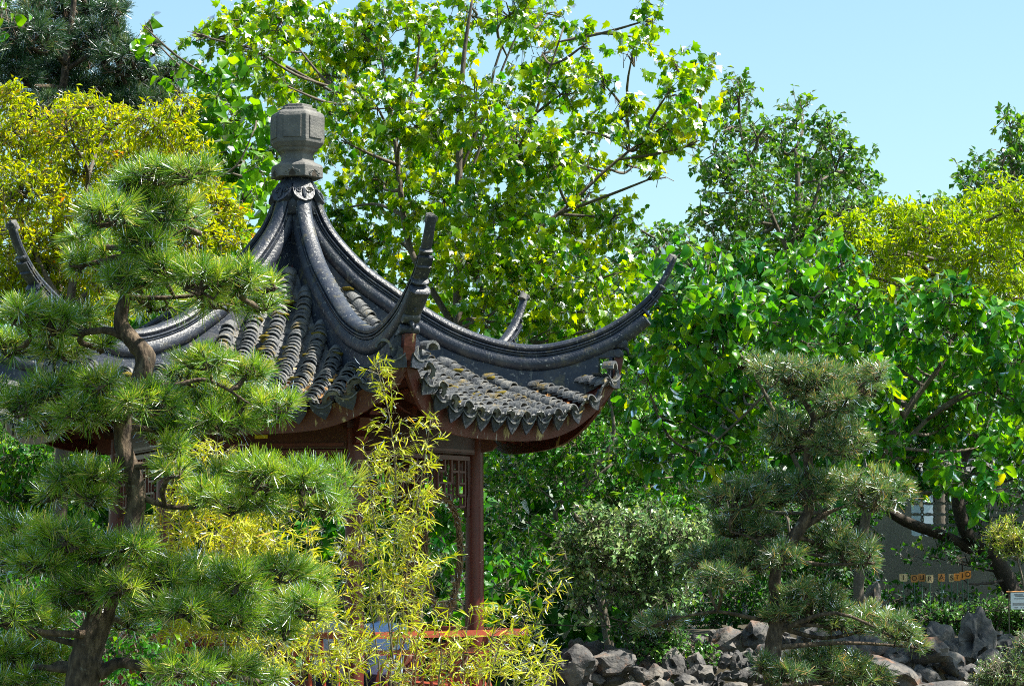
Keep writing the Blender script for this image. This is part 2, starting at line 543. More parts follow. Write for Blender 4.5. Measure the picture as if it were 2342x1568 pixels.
# roof deck with red soffit
for s in SIDES:
    V, F = [], []
    NT, NS = 24, 22
    for q, off in ((0, -0.070), (1, -0.105)):
        for i in range(NT + 1):
            be = (-1 + 2 * i / NT) * BC
            ae = eave(be) - 0.05
            for j in range(NS + 1):
                f = 0.06 + 0.94 * j / NS
                V.append(s.P(ae * f, be * f, roofz(ae * f, be * f) + off))
    W = NS + 1
    n0 = (NT + 1) * W
    for i in range(NT):
        for j in range(NS):
            a = i * W + j
            F.append((a, a + 1, a + W + 1, a + W))
            F.append((n0 + a, n0 + a + W, n0 + a + W + 1, n0 + a + 1))
        a = i * W + NS
        F.append((a, n0 + a, n0 + a + W, a + W))
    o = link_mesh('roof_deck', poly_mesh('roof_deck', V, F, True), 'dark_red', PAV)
    s.deck = o
    # fascia board under the tiles
    rings = []
    for i in range(33):
        b = (-1 + 2 * i / 32) * BC
        a = eave(b) - 0.03
        z = roofz(eave(b), b) - 0.02
        hgt = 0.17 + 0.04 * (abs(b) / BC) ** 2
        rings.append([s.P(a - 0.035, b * (a - 0.035) / a if abs(b) > BC - 0.01 else b, z), s.P(a, b, z), s.P(a - 0.012, b, z - hgt * 0.25), s.P(a - 0.03, b, z - hgt), s.P(a - 0.065, b, z - hgt)])
    MB().loft(rings).build('fascia_board', 'fascia', PAV, True, angle=30)
    # lower inner eave board and rafters
    rings = []
    for i in range(25):
        b = (-1 + 2 * i / 24) * 1.22
        a = 2.02 + 0.12 * (abs(b) / 1.22) ** 2.4
        z = roofz(a, b * 0.98) - 0.085
        rings.append([s.P(a - 0.03, b, z), s.P(a, b, z), s.P(a - 0.01, b, z - 0.09), s.P(a - 0.04, b, z - 0.09)])
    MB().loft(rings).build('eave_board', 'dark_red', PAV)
    for i in range(11):
        b = -0.95 + 1.9 * i / 10
        pts = [s.P(a, b * (0.35 + 0.65 * (a / 2.0)), roofz(a, b * (0.35 + 0.65 * (a / 2.0))) - 0.15) for a in (1.0, 1.4, 1.75, 2.06)]
        MB().tube(pts, 0.042, 8).build('rafter', 'red', s.deck)
    for i in range(9):
        b = -1.2 + 2.4 * i / 8
        pts = [s.P(a, b * a / 2.4, roofz(a, b * a / 2.4) - 0.095) for a in (2.02, 2.2, 2.36)]
        MB().tube(pts, 0.032, 6).build('flying_rafter', 'red', s.deck)

# corner beams under the ridges
for k in range(6):
    d = Vector((math.cos(RA[k]), math.sin(RA[k]), 0))
    w = Vector((-d.y, d.x, 0))
    rings = []
    for r, hh in ((1.5, 0.16), (1.9, 0.16), (2.3, 0.15), (2.6, 0.14), (2.84, 0.10)):
        z = EYE + ridge_base(r) - 0.08
        rings.append([d * r + w * q * 0.055 + UP * (z - e * hh) for q, e in ((-1, 0), (1, 0), (1, 1), (-1, 1))])
    cb = MB().loft(rings).build('corner_beam', 'fascia', PAV)
    r = 2.12
    z = EYE + ridge_base(r) - 0.30
    nose = [(0, 0.1), (-0.5, 0.1), (-0.5, -0.06), (0.0, -0.05), (0.05, -0.085), (0.11, -0.055), (0.10, -0.01), (0.16, 0.03), (0.10, 0.09)]
    MB().prism(nose, d * r + UP * z - w * 0.045, d, UP, w, 0.09).build('beam_nose', 'dark_red', cb)
    # spandrel closing the two fascias at the corner
    r = 3.03
    z1 = EYE + ridge_base(3.05)
    MB().prism([(-0.05, 0.02), (0.02, 0.0), (0.0, -0.10), (-0.03, -0.215), (-0.09, -0.2)], d * r + UP * z1 - w * 0.05, d, UP, w, 0.10).build('corner_board', 'fascia', cb)

# --- ridges: round roll on fillets, swelling body and flared base, curling up into a horn
SEC_ROLL = [(0.0, 0.003), (0.034, -0.0022), (0.06, -0.0163), (0.072, -0.0385), (0.064, -0.0577), (0.044, -0.0681)]
SEC_FIL = [(0.04, -0.0651), (0.072, -0.0696), (0.075, -0.0814), (0.052, -0.0858), (0.052, -0.0932), (0.07, -0.0969), (0.07, -0.1095), (0.046, -0.1154)]
SEC_BODY = [(0.044, -0.1125), (0.068, -0.1184), (0.086, -0.148), (0.094, -0.1813), (0.088, -0.2109), (0.066, -0.2353), (0.045, -0.2427)]
SEC_BASE = [(0.044, -0.236), (0.060, -0.25), (0.066, -0.30), (0.078, -0.36), (0.09, -0.42), (0.10, -0.56)]


def ridge_ring(sec, r, z, tr, tz, d, w, sc=1.0, wid=1.0):
    T = (d * tr + UP * tz).normalized()
    Nn = w.cross(T)
    if Nn.z < 0:
        Nn = -Nn
    Nn = (Nn * 0.75 + UP * 0.25 - d * 0.0).normalized() if r < 2.9 else Nn
    base = d * r + UP * (EYE + z)
    pts = [(x * wid, y) for x, y in sec] + [(-x * wid, y) for x, y in reversed(sec) if x > 1e-6]
    return [base + w * x + Nn * (y * sc) for x, y in pts]


for k in range(6):
    d = Vector((math.cos(RA[k]), math.sin(RA[k]), 0))
    w = Vector((-d.y, d.x, 0))
    body = None
    for nm, sec, rend, wend in (('ridge_body', SEC_BODY, 3.19, 1.0), ('ridge_cap', SEC_ROLL, 3.52, 0.62), ('ridge_fillet', SEC_FIL, 3.345, 0.9), ('ridge_base', SEC_BASE, 2.84, 0.7)):
        rings = []
        for i in range(len(RC)):
            r, z = RC[i]
            if r > rend:
                break
            if r < 0.135:
                continue
            j0, j1 = max(0, i - 1), min(len(RC) - 1, i + 1)
            tr, tz = RC[j1] - RC[j0]
            sc = float(np.interp(r, [0.2, 0.5, 1.2, 2.6, 3.0, 3.5], [0.88, 0.95, 1.0, 1.0, 0.92, 0.72]))
            wd = float(np.interp(r, [0.2, 0.6, 1.2, 2.8, 3.5], [0.95, 1.05, 1.08, 1.0, wend]))
            if nm == 'ridge_base' and r > 1.8:
                tr, tz = 1.0, 0.0
            rings.append(ridge_ring(sec, r, z, tr, tz, d, w, sc, wd))
        o = MB().loft(rings).build(nm if body else 'ridge', 'ridge', body or PAV, True, angle=38)
        body = body or o
    # collars stepping up the horn
    for r, y0, y1, wd, ln in ((3.365, -0.085, -0.01, 0.112, 0.03), (3.29, -0.11, -0.02, 0.13, 0.028), (3.21, -0.15, -0.05, 0.15, 0.03), (3.17, -0.215, -0.11, 0.17, 0.035)):
        i = int(np.argmin(np.abs(RC[:, 0] - r)))
        r_, z_ = RC[i]
        tr, tz = RC[min(i + 1, len(RC) - 1)] - RC[i - 1]
        T = (d * tr + UP * tz).normalized()
        Nn = w.cross(T)
        Nn = -Nn if Nn.z < 0 else Nn
        c = d * r_ + UP * (EYE + z_) + Nn * (y0 + y1) / 2
        mb = MB()
        hh, hw, hl = (y1 - y0) / 2, wd / 2, ln / 2
        rings = []
        for q, e in ((-hl, 0.82), (-hl * 0.4, 1.0), (hl * 0.5, 1.0), (hl, 0.7)):
            rings.append([c + T * q + w * (a * hw * e) + Nn * (b * hh * e) for a, b in ((-1, -0.6), (-0.6, -1), (0.6, -1), (1, -0.6), (1, 0.6), (0.6, 1), (-0.6, 1), (-1, 0.6))])
        mb.loft(rings).build('horn_collar', 'ridge', body)
    # scrolled tip
    r_, z_ = RC[-1]
    tr, tz = RC[-1] - RC[-3]
    T = (d * tr + UP * tz).normalized()
    Nn = w.cross(T)
    Nn = -Nn if Nn.z < 0 else Nn
    tip = d * r_ + UP * (EYE + z_)
    mb = MB()
    for sgn in (-1, 1):
        pts, rad = [], []
        for q in range(15):
            a = q / 14 * 3.6 * PI
            rr_ = 0.030 * (1 - q / 20)
            pts.append(tip + T * (0.005 + rr_ * math.cos(a) - 0.02) + w * sgn * (0.028 - rr_ * math.sin(a)) - Nn * 0.035)
            rad.append(0.008)
        mb.tube(pts, rad, 6)
    mb.tube([tip - T * 0.018 - w * 0.028 - Nn * 0.03, tip - T * 0.018 - w * 0.027 - Nn * 0.042], 0.029, 12)
    mb.tube([tip - T * 0.018 + w * 0.028 - Nn * 0.03, tip - T * 0.018 + w * 0.027 - Nn * 0.042], 0.029, 12)
    mb.tube([tip - T * 0.06, tip + T * 0.0 - Nn * 0.01, tip + T * 0.012 - Nn * 0.032], [0.045, 0.042, 0.02], 10)
    mb.build('horn_scroll', 'finial', body, True, angle=40)
    # stacked ornaments below the horn
    zc = EYE + ridge_base(2.95)
    for rr_, zz, rad, hl in ((3.04, 0.20, 0.052, 0.075), (3.01, 0.10, 0.042, 0.085)):
        c0 = d * rr_ + UP * (zc + zz)
        o = MB().tube([c0 - w * hl, c0 - w * hl * 0.9, c0, c0 + w * hl * 0.9, c0 + w * hl], [rad * 0.8, rad, rad * 1.02, rad, rad * 0.8], 12).build('roof_ornament', 'ridge', body, True, angle=40)
        MB().prism([(-0.30, -rad), (0.0, -rad * 0.8), (0.0, rad * 0.8), (-0.30, rad)], c0 - w * hl * 0.7, d, UP, w, hl * 1.4).build('ornament_neck', 'ridge', body)
    for sgn in (-1, 1):
        ww = (d * 0.35 + w * sgn * 0.94).normalized()
        mb = MB()
        leaf = [(-0.02, 0.03), (0.02, -0.06), (0.055, -0.13), (0.10, -0.165), (0.145, -0.12), (0.15, -0.06), (0.11, 0.0), (0.06, 0.05)]
        mb.prism([(x - 0.02, y) for x, y in leaf], d * 2.93 + ww * 0.03 + UP * (zc + 0.02), (-d * 0.5 + ww * 0.87), UP, (d * 0.87 + ww * 0.5), 0.022)
        mb.build('corner_drip', 'ridge', body)
        mb = MB()
        arc = []
        for q in range(9):
            a = PI * q / 8
            arc.append((0.085 * math.cos(a), 0.075 * math.sin(a)))
        arc += [(0.062 * math.cos(PI * (8 - q) / 8), 0.052 * math.sin(PI * (8 - q) / 8)) for q in range(9)]
        mb.prism(arc, d * 2.83 + ww * 0.185 + UP * (zc - 0.055), (-d * 0.5 + ww * 0.87), UP, (d * 0.87 + ww * 0.5), 0.10)
        mb.build('corner_tile', 'tile', body)
    # little hooks on the outer end
    for rr_, zz in ((3.10, 0.30), (3.04, 0.16)):
        p0 = d * rr_ + UP * (zc + zz)
        MB().tube([p0 - d * 0.12, p0, p0 + d * 0.05 - UP * 0.02, p0 + d * 0.06 - UP * 0.075], [0.03, 0.028, 0.02, 0.008], 6).build('hook', 'ridge', body, True)
    # carved cloud at the upper ridge end
    i = int(np.argmin(np.abs(RC[:, 0] - 0.185)))
    r_, z_ = RC[i]
    T = (d * (RC[i + 2][0] - RC[i - 2][0]) + UP * (RC[i + 2][1] - RC[i - 2][1])).normalized()
    Nn = w.cross(T)
    Nn = -Nn if Nn.z < 0 else Nn
    c = d * r_ + UP * (EYE + z_) + Nn * 0.012
    mb = MB()
    out = [(0.0, -0.125), (0.065, -0.10), (0.10, -0.05), (0.105, 0.02), (0.085, 0.08), (0.0, 0.13), (-0.085, 0.08), (-0.105, 0.02), (-0.10, -0.05), (-0.065, -0.10)]
    mb.prism([(x, -y) for x, y in out], c - Nn * 0.05, w, T, Nn, 0.055)
    for sgn in (-1, 1):
        pts = [c + w * sgn * (0.052 + 0.038 * (1 - q / 17) * math.cos(q / 14 * 3.4 * PI)) - T * (-0.005 + 0.036 * (1 - q / 17) * math.sin(q / 14 * 3.4 * PI)) + Nn * 0.008 for q in range(15)]
        mb.tube(pts, 0.008, 5)
    mb.tube([c - T * 0.02 + Nn * 0.006, c + T * 0.05 + Nn * 0.01, c + T * 0.09 + Nn * 0.004], [0.012, 0.02, 0.012], 6)
    mb.build('cloud_carving', 'ridge', body, True, angle=40)

# --- finial
U_ = 0.004046


def yz(y):
    return EYE + (HOR - y) * U_


fin = MB()
prof = [(0.44, 470), (66, 440), (62, 425), (46, 405)]
H6 = [(60, 404), (60, 379), (57, 374), (45, 369), (41, 367), (38, 362), (37, 350), (39, 346), (47, 341), (49, 336), (54, 333), (62, 324), (63, 318), (63, 262), (60, 255), (52, 250), (45, 249), (44, 242), (35, 241), (34, 233)]
fin.lathe([(r * U_ * 1.02, yz(y)) for r, y in H6], 6, phase=RA[0])
fin = fin.build('finial', 'finial', PAV)
bv = fin.modifiers.new('bevel', 'BEVEL')
bv.width = 0.006
bv.segments = 2
bv.limit_method = 'ANGLE'
MB().lathe([(0.22, yz(490)), (0.19, yz(455)), (0.165, yz(432)), (0.155, yz(416)), (0.14, yz(403))], 24).build('roof_collar', 'ridge', PAV, True)
for s in SIDES:
    ap = 63 * U_ * 1.02 * math.cos(PI / 6)
    z0, z1 = yz(315), yz(263)
    hw = 0.085
    o = MB().prism([(-hw, z0), (hw, z0), (hw, z1), (-hw, z1)], s.m * (ap - 0.004), s.l, UP, s.m, 0.014).build('finial_panel', 'finial', fin)
    b2 = o.modifiers.new('bevel', 'BEVEL')
    b2.width = 0.004
    ap = 60 * U_ * 1.02 * math.cos(PI / 6)
    mb = MB()
    for sgn in (-1, 1):
        pts = [s.m * (ap + 0.002) + s.l * sgn * (0.055 - 0.020 * (1 - q / 20) * math.cos(q / 12 * 2.6 * PI + 0.6)) + UP * (yz(396) + 0.020 * (1 - q / 20) * math.sin(q / 12 * 2.6 * PI + 0.6)) for q in range(13)]
        mb.tube(pts, 0.006, 5)
        mb.tube([s.m * (ap + 0.002) + s.l * sgn * x + UP * (yz(396) + z) for x, z in ((0.05, 0.02), (0.03, 0.028), (0.012, 0.03), (0.0, 0.048))], 0.006, 5)
    mb.build('scroll', 'finial', fin)
    MB().prism([(-0.032, -0.022), (0.032, -0.022), (0.034, 0.0), (0.02, 0.018), (0.0, 0.036), (-0.02, 0.018), (-0.034, 0.0)], s.m * (ap - 0.012) + UP * (yz(396) - 0.006), s.l, UP, s.m, 0.0135).build('opening', 'bark_dark', fin)  # solid dark plate; the cut-out's shade is put into its colour

# --- roof tiles
SP = 0.213                       # spacing of the rows
EXPO = 0.060                     # exposed length of a cap tile


def cap_shape(L=0.115, R=0.074, th=0.011, seg=7, sag=0.95):
    V, F = [], []
    for x in (0.0, L):
        for rr_ in (R, R - th):
            for i in range(seg + 1):
                a = PI * (0.06 + 0.88 * i / seg)
                V.append((rr_ * math.cos(a), x, rr_ * math.sin(a) * sag))
    k = seg + 1
    for i in range(seg):
        F.append((i, i + 1, 2 * k + i + 1, 2 * k + i))                      # outer
        F.append((2 * k + i, 2 * k + i + 1, 3 * k + i + 1, 3 * k + i))      # lower lip
        F.append((k + i, 3 * k + i, 3 * k + i + 1, k + i + 1))              # inner
    return np.array(V), F


capV, capF = cap_shape()
cap_me = [poly_mesh('cap_tile', *cap_shape(0.115, 0.074 + q, 0.011, 7, 0.92 + 0.05 * i), True) for i, q in enumerate((-0.003, 0.0, 0.003))]
for m_ in cap_me:
    m_.materials.append(M['tile'])
    m_.set_sharp_from_angle(angle=math.radians(35))


def tile_frames(s, b):
    """positions down one row: (a, matrix) with local y down the slope"""
    a = max(abs(b) / T30 + 0.10, 0.30)
    ae = eave(b) + 0.02
    out = []
    while a < ae:
        z = roofz(a, b)
        z2 = roofz(a + 0.02, b)
        t = (s.m * 0.02 + UP * (z2 - z)).normalized()
        x = s.l
        n_ = x.cross(t)
        if n_.z < 0:
            n_ = -n_
        # the tile's own downslope end rides up on the one below
        jit = rng.normal(0, 1, 4)
        t2 = (t + n_ * (0.36 + 0.04 * jit[0])).normalized()
        x2 = (x + t * 0.03 * jit[1]).normalized()
        n2 = x2.cross(t2)
        n2 = -n2 if n2.z < 0 else n2
        n2.normalize()
        x2 = t2.cross(n2)
        p = s.P(a, b, z) + n_ * (0.0 + 0.004 * jit[2]) + x * 0.003 * jit[3]
        mt = Matrix(((x2.x, t2.x, n2.x, p.x), (x2.y, t2.y, n2.y, p.y), (x2.z, t2.z, n2.z, p.z), (0, 0, 0, 1)))
        out.append((a, b, mt))
        st = (s.m * 0.02 + UP * (z2 - z)).length / 0.02
        a += EXPO / st
    return out


FRAMES = {}
for s in SIDES:
    rows = []
    for i in range(-6, 7):
        b = i * SP
        if abs(b) / T30 + 0.15 < eave(b):
            rows += tile_frames(s, b)
    FRAMES[s.k] = rows
cand = [(k, f) for k in (0, 5) for f in FRAMES[k]]
# the tiles that show largest: lowest and nearest first; the pine hides the far left of the front-left slope
def rank(kf):
    k, (a, b, mt) = kf
    hidden = (k == 5 and b < -0.75)
    return -a + (5 if hidden else 0) + (0.35 if k == 5 and a > 2.2 and b < 0.1 else 0)
cand.sort(key=rank)
chosen = cand[:300]
ch = set(id(f) for _, f in chosen)
for k, f in chosen:
    o = bpy.data.objects.new('cap_tile', cap_me[int(rng.integers(3))])
    COL.objects.link(o)
    o.parent = SIDES[k].deck
    o.matrix_basis = f[2]
V, F = [], []
nv = 0
capF_a = np.array(capF)
for s in SIDES:
    for f in FRAMES[s.k]:
        if id(f) in ch:
            continue
        mt = np.array(f[2])
        V.append(capV @ mt[:3, :3].T + mt[:3, 3])
        F.append(capF_a + nv)
        nv += len(capV)
o = link_mesh('upper_cap_tiles', tri_mesh('upper_cap_tiles', np.concatenate(V), np.concatenate(F), smooth=True), 'tile', PAV)
o.data.set_sharp_from_angle(angle=math.radians(35))
o['kind'] = 'stuff'

# trough tiles between the rows (stepped concave strips)
for s in SIDES:
    mb = MB()
    for i in range(-7, 7):
        b = (i + 0.5) * SP
        a0 = max(abs(b) / T30 + 0.06, 0.30)
        ae = eave(b) + 0.045
        if a0 > ae - 0.1:
            continue
        n_ = max(2, int((ae - a0) / 0.085))
        for j in range(n_):
            a1 = a0 + (ae - a0) * j / n_
            a2 = a0 + (ae - a0) * (j + 1.25) / n_
            r1, r2 = [], []
            for q in range(6):
                x = (-1 + 2 * q / 5) * 0.10
                dz = 0.04 * (x / 0.085) ** 2 - 0.035
                r1.append(s.P(a1, b + x, roofz(a1, b) + dz - 0.004))
                r2.append(s.P(min(a2, ae + 0.01), b + x, roofz(min(a2, ae), b) + dz + 0.012))
            o_ = len(mb.V)
            mb.V += [tuple(v) for v in r1 + r2 + [v - UP * 0.014 for v in r2]]
            mb.F += [(o_ + q, o_ + q + 1, o_ + 7 + q, o_ + 6 + q) for q in range(5)] + [(o_ + 6 + q, o_ + 7 + q, o_ + 13 + q, o_ + 12 + q) for q in range(5)]
    o = link_mesh('trough_tiles', poly_mesh('trough_tiles', mb.V, mb.F), 'tile', s.deck)
    o['kind'] = 'stuff'

# drip tiles and scalloped row ends along the eaves
drip = [(-0.09, 0.03), (-0.06, 0.006), (-0.03, -0.006), (0.0, -0.010), (0.03, -0.006), (0.06, 0.006), (0.09, 0.03), (0.095, -0.014), (0.078, -0.058), (0.046, -0.10), (0.0, -0.145), (-0.046, -0.10), (-0.078, -0.058), (-0.095, -0.014)]
mb = MB()
mb.prism(drip, (0, 0, 0), (1, 0, 0), (0, 0, 1), (0, 1, 0), 0.016)
for q in range(9):                                       # raised floral relief
    a = -PI * (0.08 + 0.84 * q / 8)
    mb.tube([(0.05 * math.cos(a), 0.012, -0.03 + 0.055 * math.sin(a)), (0.05 * math.cos(a), 0.023, -0.03 + 0.055 * math.sin(a))], 0.0095, 6)
mb.tube([(0, 0.012, -0.045), (0, 0.026, -0.045)], 0.018, 8)
mb.tube([(0, 0.012, -0.092), (0, 0.023, -0.092)], 0.010, 6)
drip_o = mb.build('drip_tile', 'ridge', None)
drip_me = drip_o.data
bpy.data.objects.remove(drip_o)
scal = []
for q in range(13):
    a = PI * q / 12
    R_ = 0.094 + 0.005 * math.cos(q * PI)
    scal.append((R_ * math.cos(a), R_ * math.sin(a) * 0.95))
scal += [(0.055 * math.cos(PI * (12 - q) / 12), 0.055 * math.sin(PI * (12 - q) / 12)) for q in range(13)]
end_o = MB().prism(scal, (0, 0, 0), (1, 0, 0), (0, 0, 1), (0, 1, 0), 0.016).build('end_tile', 'tile', None)
end_me = end_o.data
bpy.data.objects.remove(end_o)
for s in SIDES:
    for i in range(-7, 7):
        b = (i + 0.5) * SP
        if abs(b) > 1.46:
            continue
        a = eave(b) + 0.05
        dz = (roofz(eave(b), b + 0.03) - roofz(eave(b), b - 0.03)) / 0.06
        x = (s.l + UP * dz).normalized()
        y = (s.m * 1.0 + UP * (-0.25 + 0.08 * rng.normal())).normalized()
        zv = x.cross(y)
        zv = (-zv if zv.z < 0 else zv).normalized()
        y = zv.cross(x)
        p = s.P(a, b, roofz(eave(b), b) + 0.0)
        o = bpy.data.objects.new('drip_tile', drip_me)
        COL.objects.link(o)
        o.parent = s.deck
        o.matrix_basis = Matrix(((x.x, y.x, zv.x, p.x), (x.y, y.y, zv.y, p.y), (x.z, y.z, zv.z, p.z), (0, 0, 0, 1)))
    for i in range(-6, 7):
        b = i * SP
        a = eave(b) + 0.045
        dz = (roofz(eave(b), b + 0.03) - roofz(eave(b), b - 0.03)) / 0.06
        x = (s.l + UP * dz).normalized()
        y = (s.m + UP * -0.9).normalized()
        zv = x.cross(y)
        zv = (-zv if zv.z < 0 else zv).normalized()
        y = zv.cross(x)
        p = s.P(a, b, roofz(eave(b), b) - 0.006)
        o = bpy.data.objects.new('end_tile', end_me)
        COL.objects.link(o)
        o.parent = s.deck
        o.matrix_basis = Matrix(((x.x, y.x, zv.x, p.x), (x.y, y.y, zv.y, p.y), (x.z, y.z, zv.z, p.z), (0, 0, 0, 1)))

# moss cushions and leaf litter lying in the troughs
for n_moss, (k, fs) in enumerate([(5, FRAMES[5]), (0, FRAMES[0])]):
    mb = MB()
    idx = rng.choice(len(fs), 90 if k == 5 else 30, replace=False)
    for i in idx:
        a, b, mt = fs[i]
        if k == 5 and a > 2.1 and rng.random() < 0.5:
            continue
        c = mt.to_translation() + UP * 0.065 + SIDES[k].l * rng.normal(0, 0.035)
        R_ = rng.uniform(0.02, 0.05)
        g = bmesh.new()
        bmesh.ops.create_icosphere(g, subdivisions=2, radius=1)
        V = []
        off = Vector(rng.uniform(0, 50, 3))
        for v in g.verts:
            f = 1 + 0.5 * noise.noise(v.co * 1.6 + off)
            V.append(c + Vector((v.co.x * R_ * 1.5, v.co.y * R_ * 1.5, v.co.z * R_ * 0.55)) * f)
        mb.add(V, [tuple(v.index for v in f.verts) for f in g.faces])
        g.free()
    o = mb.build('moss', 'moss', PAV, True)
    o['kind'] = 'stuff'

# ------------------------------------------------------------------ foliage helpers
DENS = 3.2
def unit(v):
    return v / np.maximum(np.linalg.norm(v, axis=-1, keepdims=True), 1e-9)


def rand_dirs(n):
    return unit(rng.normal(size=(n, 3)))


def frames(along, normal):
    y = unit(along)
    z = unit(normal - y * np.sum(normal * y, axis=1, keepdims=True))
    x = np.cross(y, z)
    return np.stack([x, y, z], axis=2)          # columns


def scatter(tV, tF, Rm, T, S, rnd):
    """copies of one leaf as a single foliage mesh"""
    n, m = len(T), len(tV)
    V = np.einsum('nij,mj->nmi', Rm, tV) * S[:, None, None] + T[:, None, :]
    F = tF[None] + (np.arange(n) * m)[:, None, None]
    return V.reshape(-1, 3), F.reshape(-1, 3), np.repeat(rnd, m)


def fan(outline, zf):
    """leaf from an outline (x,y), y from stalk to tip; zf bends it"""
    P = [(0, 0.42)] + outline
    V = np.array([(x, y, zf(x, y)) for x, y in P])
    k = len(outline)
    F = np.array([(0, 1 + i, 1 + (i + 1) % k) for i in range(k)])
    return V, F


def star_leaf():
    out = []
    for i, (ang, R_) in enumerate(zip((-150, -100, -62, -30, 0, 30, 62, 100, 150), (0.18, 0.52, 0.26, 0.58, 0.30, 0.66, 0.30, 0.58, 0.26))):
        pass
    pts = [(0, 0.0), (-0.26, 0.06), (-0.50, 0.24), (-0.34, 0.44), (-0.40, 0.76), (-0.20, 0.64), (0.0, 1.0), (0.20, 0.64), (0.40, 0.76), (0.34, 0.44), (0.50, 0.24), (0.26, 0.06)]
    return fan(pts, lambda x, y: 0.55 * abs(x) - 0.5 * x * x + 0.10 * y - 0.45 * y * y)


def palm_leaf():
    pts = [(0, 0.0), (-0.34, 0.16), (-0.12, 0.30), (-0.42, 0.66), (-0.08, 0.48), (0.0, 1.0), (0.08, 0.48), (0.42, 0.66), (0.12, 0.30), (0.34, 0.16)]
    return fan(pts, lambda x, y: -0.25 * abs(x) - 0.25 * y * y)


def strip_leaf(W, n=3, fold=0.35, droop=0.35, tip=1.0, base=0.5):
    """leaf folded on its midrib; W(t) half width"""
    V, F = [], []
    for i in range(n + 1):
        t = i / n
        w = W(t)
        z = -droop * t * t
        V += [(-w, t, z + fold * w), (0, t, z), (w, t, z + fold * w)]
    for i in range(n):
        a = i * 3
        F += [(a, a + 1, a + 4), (a, a + 4, a + 3), (a + 1, a + 2, a + 5), (a + 1, a + 5, a + 4)]
    return np.array(V), np.array(F)


LEAF = {
    'star': star_leaf(),
    'palm': palm_leaf(),
    'heart': strip_leaf(lambda t: np.interp(t, [0, 0.05, 0.3, 0.65, 1], [0.10, 0.36, 0.44, 0.26, 0.0]), 4, 0.25, 0.4),
    'ovate': strip_leaf(lambda t: np.interp(t, [0, 0.12, 0.4, 0.75, 1], [0.03, 0.24, 0.34, 0.20, 0.0]), 4, 0.35, 0.5),
    'small': strip_leaf(lambda t: np.interp(t, [0, 0.45, 1], [0.02, 0.28, 0.0]), 2, 0.35, 0.2),
    'bamboo': strip_leaf(lambda t: np.interp(t, [0, 0.2, 0.6, 1], [0.012, 0.062, 0.05, 0.0]), 3, 0.4, 0.28),
    'lobe': (np.array([(0, 0, 0), (0.17, 0.45, 0.08), (0, 1, -0.2), (-0.17, 0.45, 0.08)], float), np.array([(0, 1, 2), (0, 2, 3)])),
    'quad': (np.array([(0, 0, 0), (0.4, 0.5, 0.1), (0, 1, -0.15), (-0.4, 0.5, 0.1)], float), np.array([(0, 1, 2), (0, 2, 3)])),
}
SIZE_OF = {k: 0.5 * sum(np.linalg.norm(np.cross(V[f[1]] - V[f[0]], V[f[2]] - V[f[0]])) for f in F) for k, (V, F) in LEAF.items()}


def clump_list(cl, Y, depth, seed=0):
    """(px,py,rx,ry[,dY]) ellipsoids of the crown as 3-D centres and radii in metres"""
    r = random.Random(seed)
    out = []
    for c in cl:
        dy = c[4] if len(c) > 4 else r.uniform(-depth, depth)
        p = at(c[0], c[1], Y + dy)
        k = mpp(Y + dy)
        rx, rz = c[2] * k, c[3] * k
        out.append((np.array(p), np.array([rx, max(rx, rz) * 0.9, rz])))
    return out


def spray_points(cls, total, shell=0.42):
    vol = np.array([R[0] * R[2] for _, R in cls])
    cnt = rng.multinomial(total, vol / vol.sum())
    P, O = [], []
    for (c, R), n in zip(cls, cnt):
        d = rand_dirs(n)
        rad = rng.random(n) ** shell
        # knobbly outline
        wob = 1 + 0.28 * np.sin(d[:, 0] * 5 + c[0] * 3) * np.sin(d[:, 2] * 6 + c[2] * 5) + 0.12 * rng.normal(size=n)
        P.append(c + d * R * (rad * wob)[:, None])
        O.append(d)
    return np.concatenate(P), np.concatenate(O), cnt


def twig_mesh(P0, P1, r0, r1):
    """thin three-sided twigs between point arrays"""
    n = len(P0)
    d = unit(P1 - P0)
    u = unit(np.cross(d, np.tile([0.3, 0.5, 0.8], (n, 1))))
    v = np.cross(d, u)
    V = []
    for P, r in ((P0, r0), (P1, r1)):
        for a in (0, 2.094, 4.189):
            V.append(P + (u * math.cos(a) + v * math.sin(a)) * r)
    V = np.stack(V, axis=1).reshape(-1, 3)
    F = []
    for j in range(3):
        k = (j + 1) % 3
        F += [(j, k, 3 + k), (j, 3 + k, 3 + j)]
    F = np.array(F)[None] + (np.arange(n) * 6)[:, None, None]
    return V, F.reshape(-1, 3)


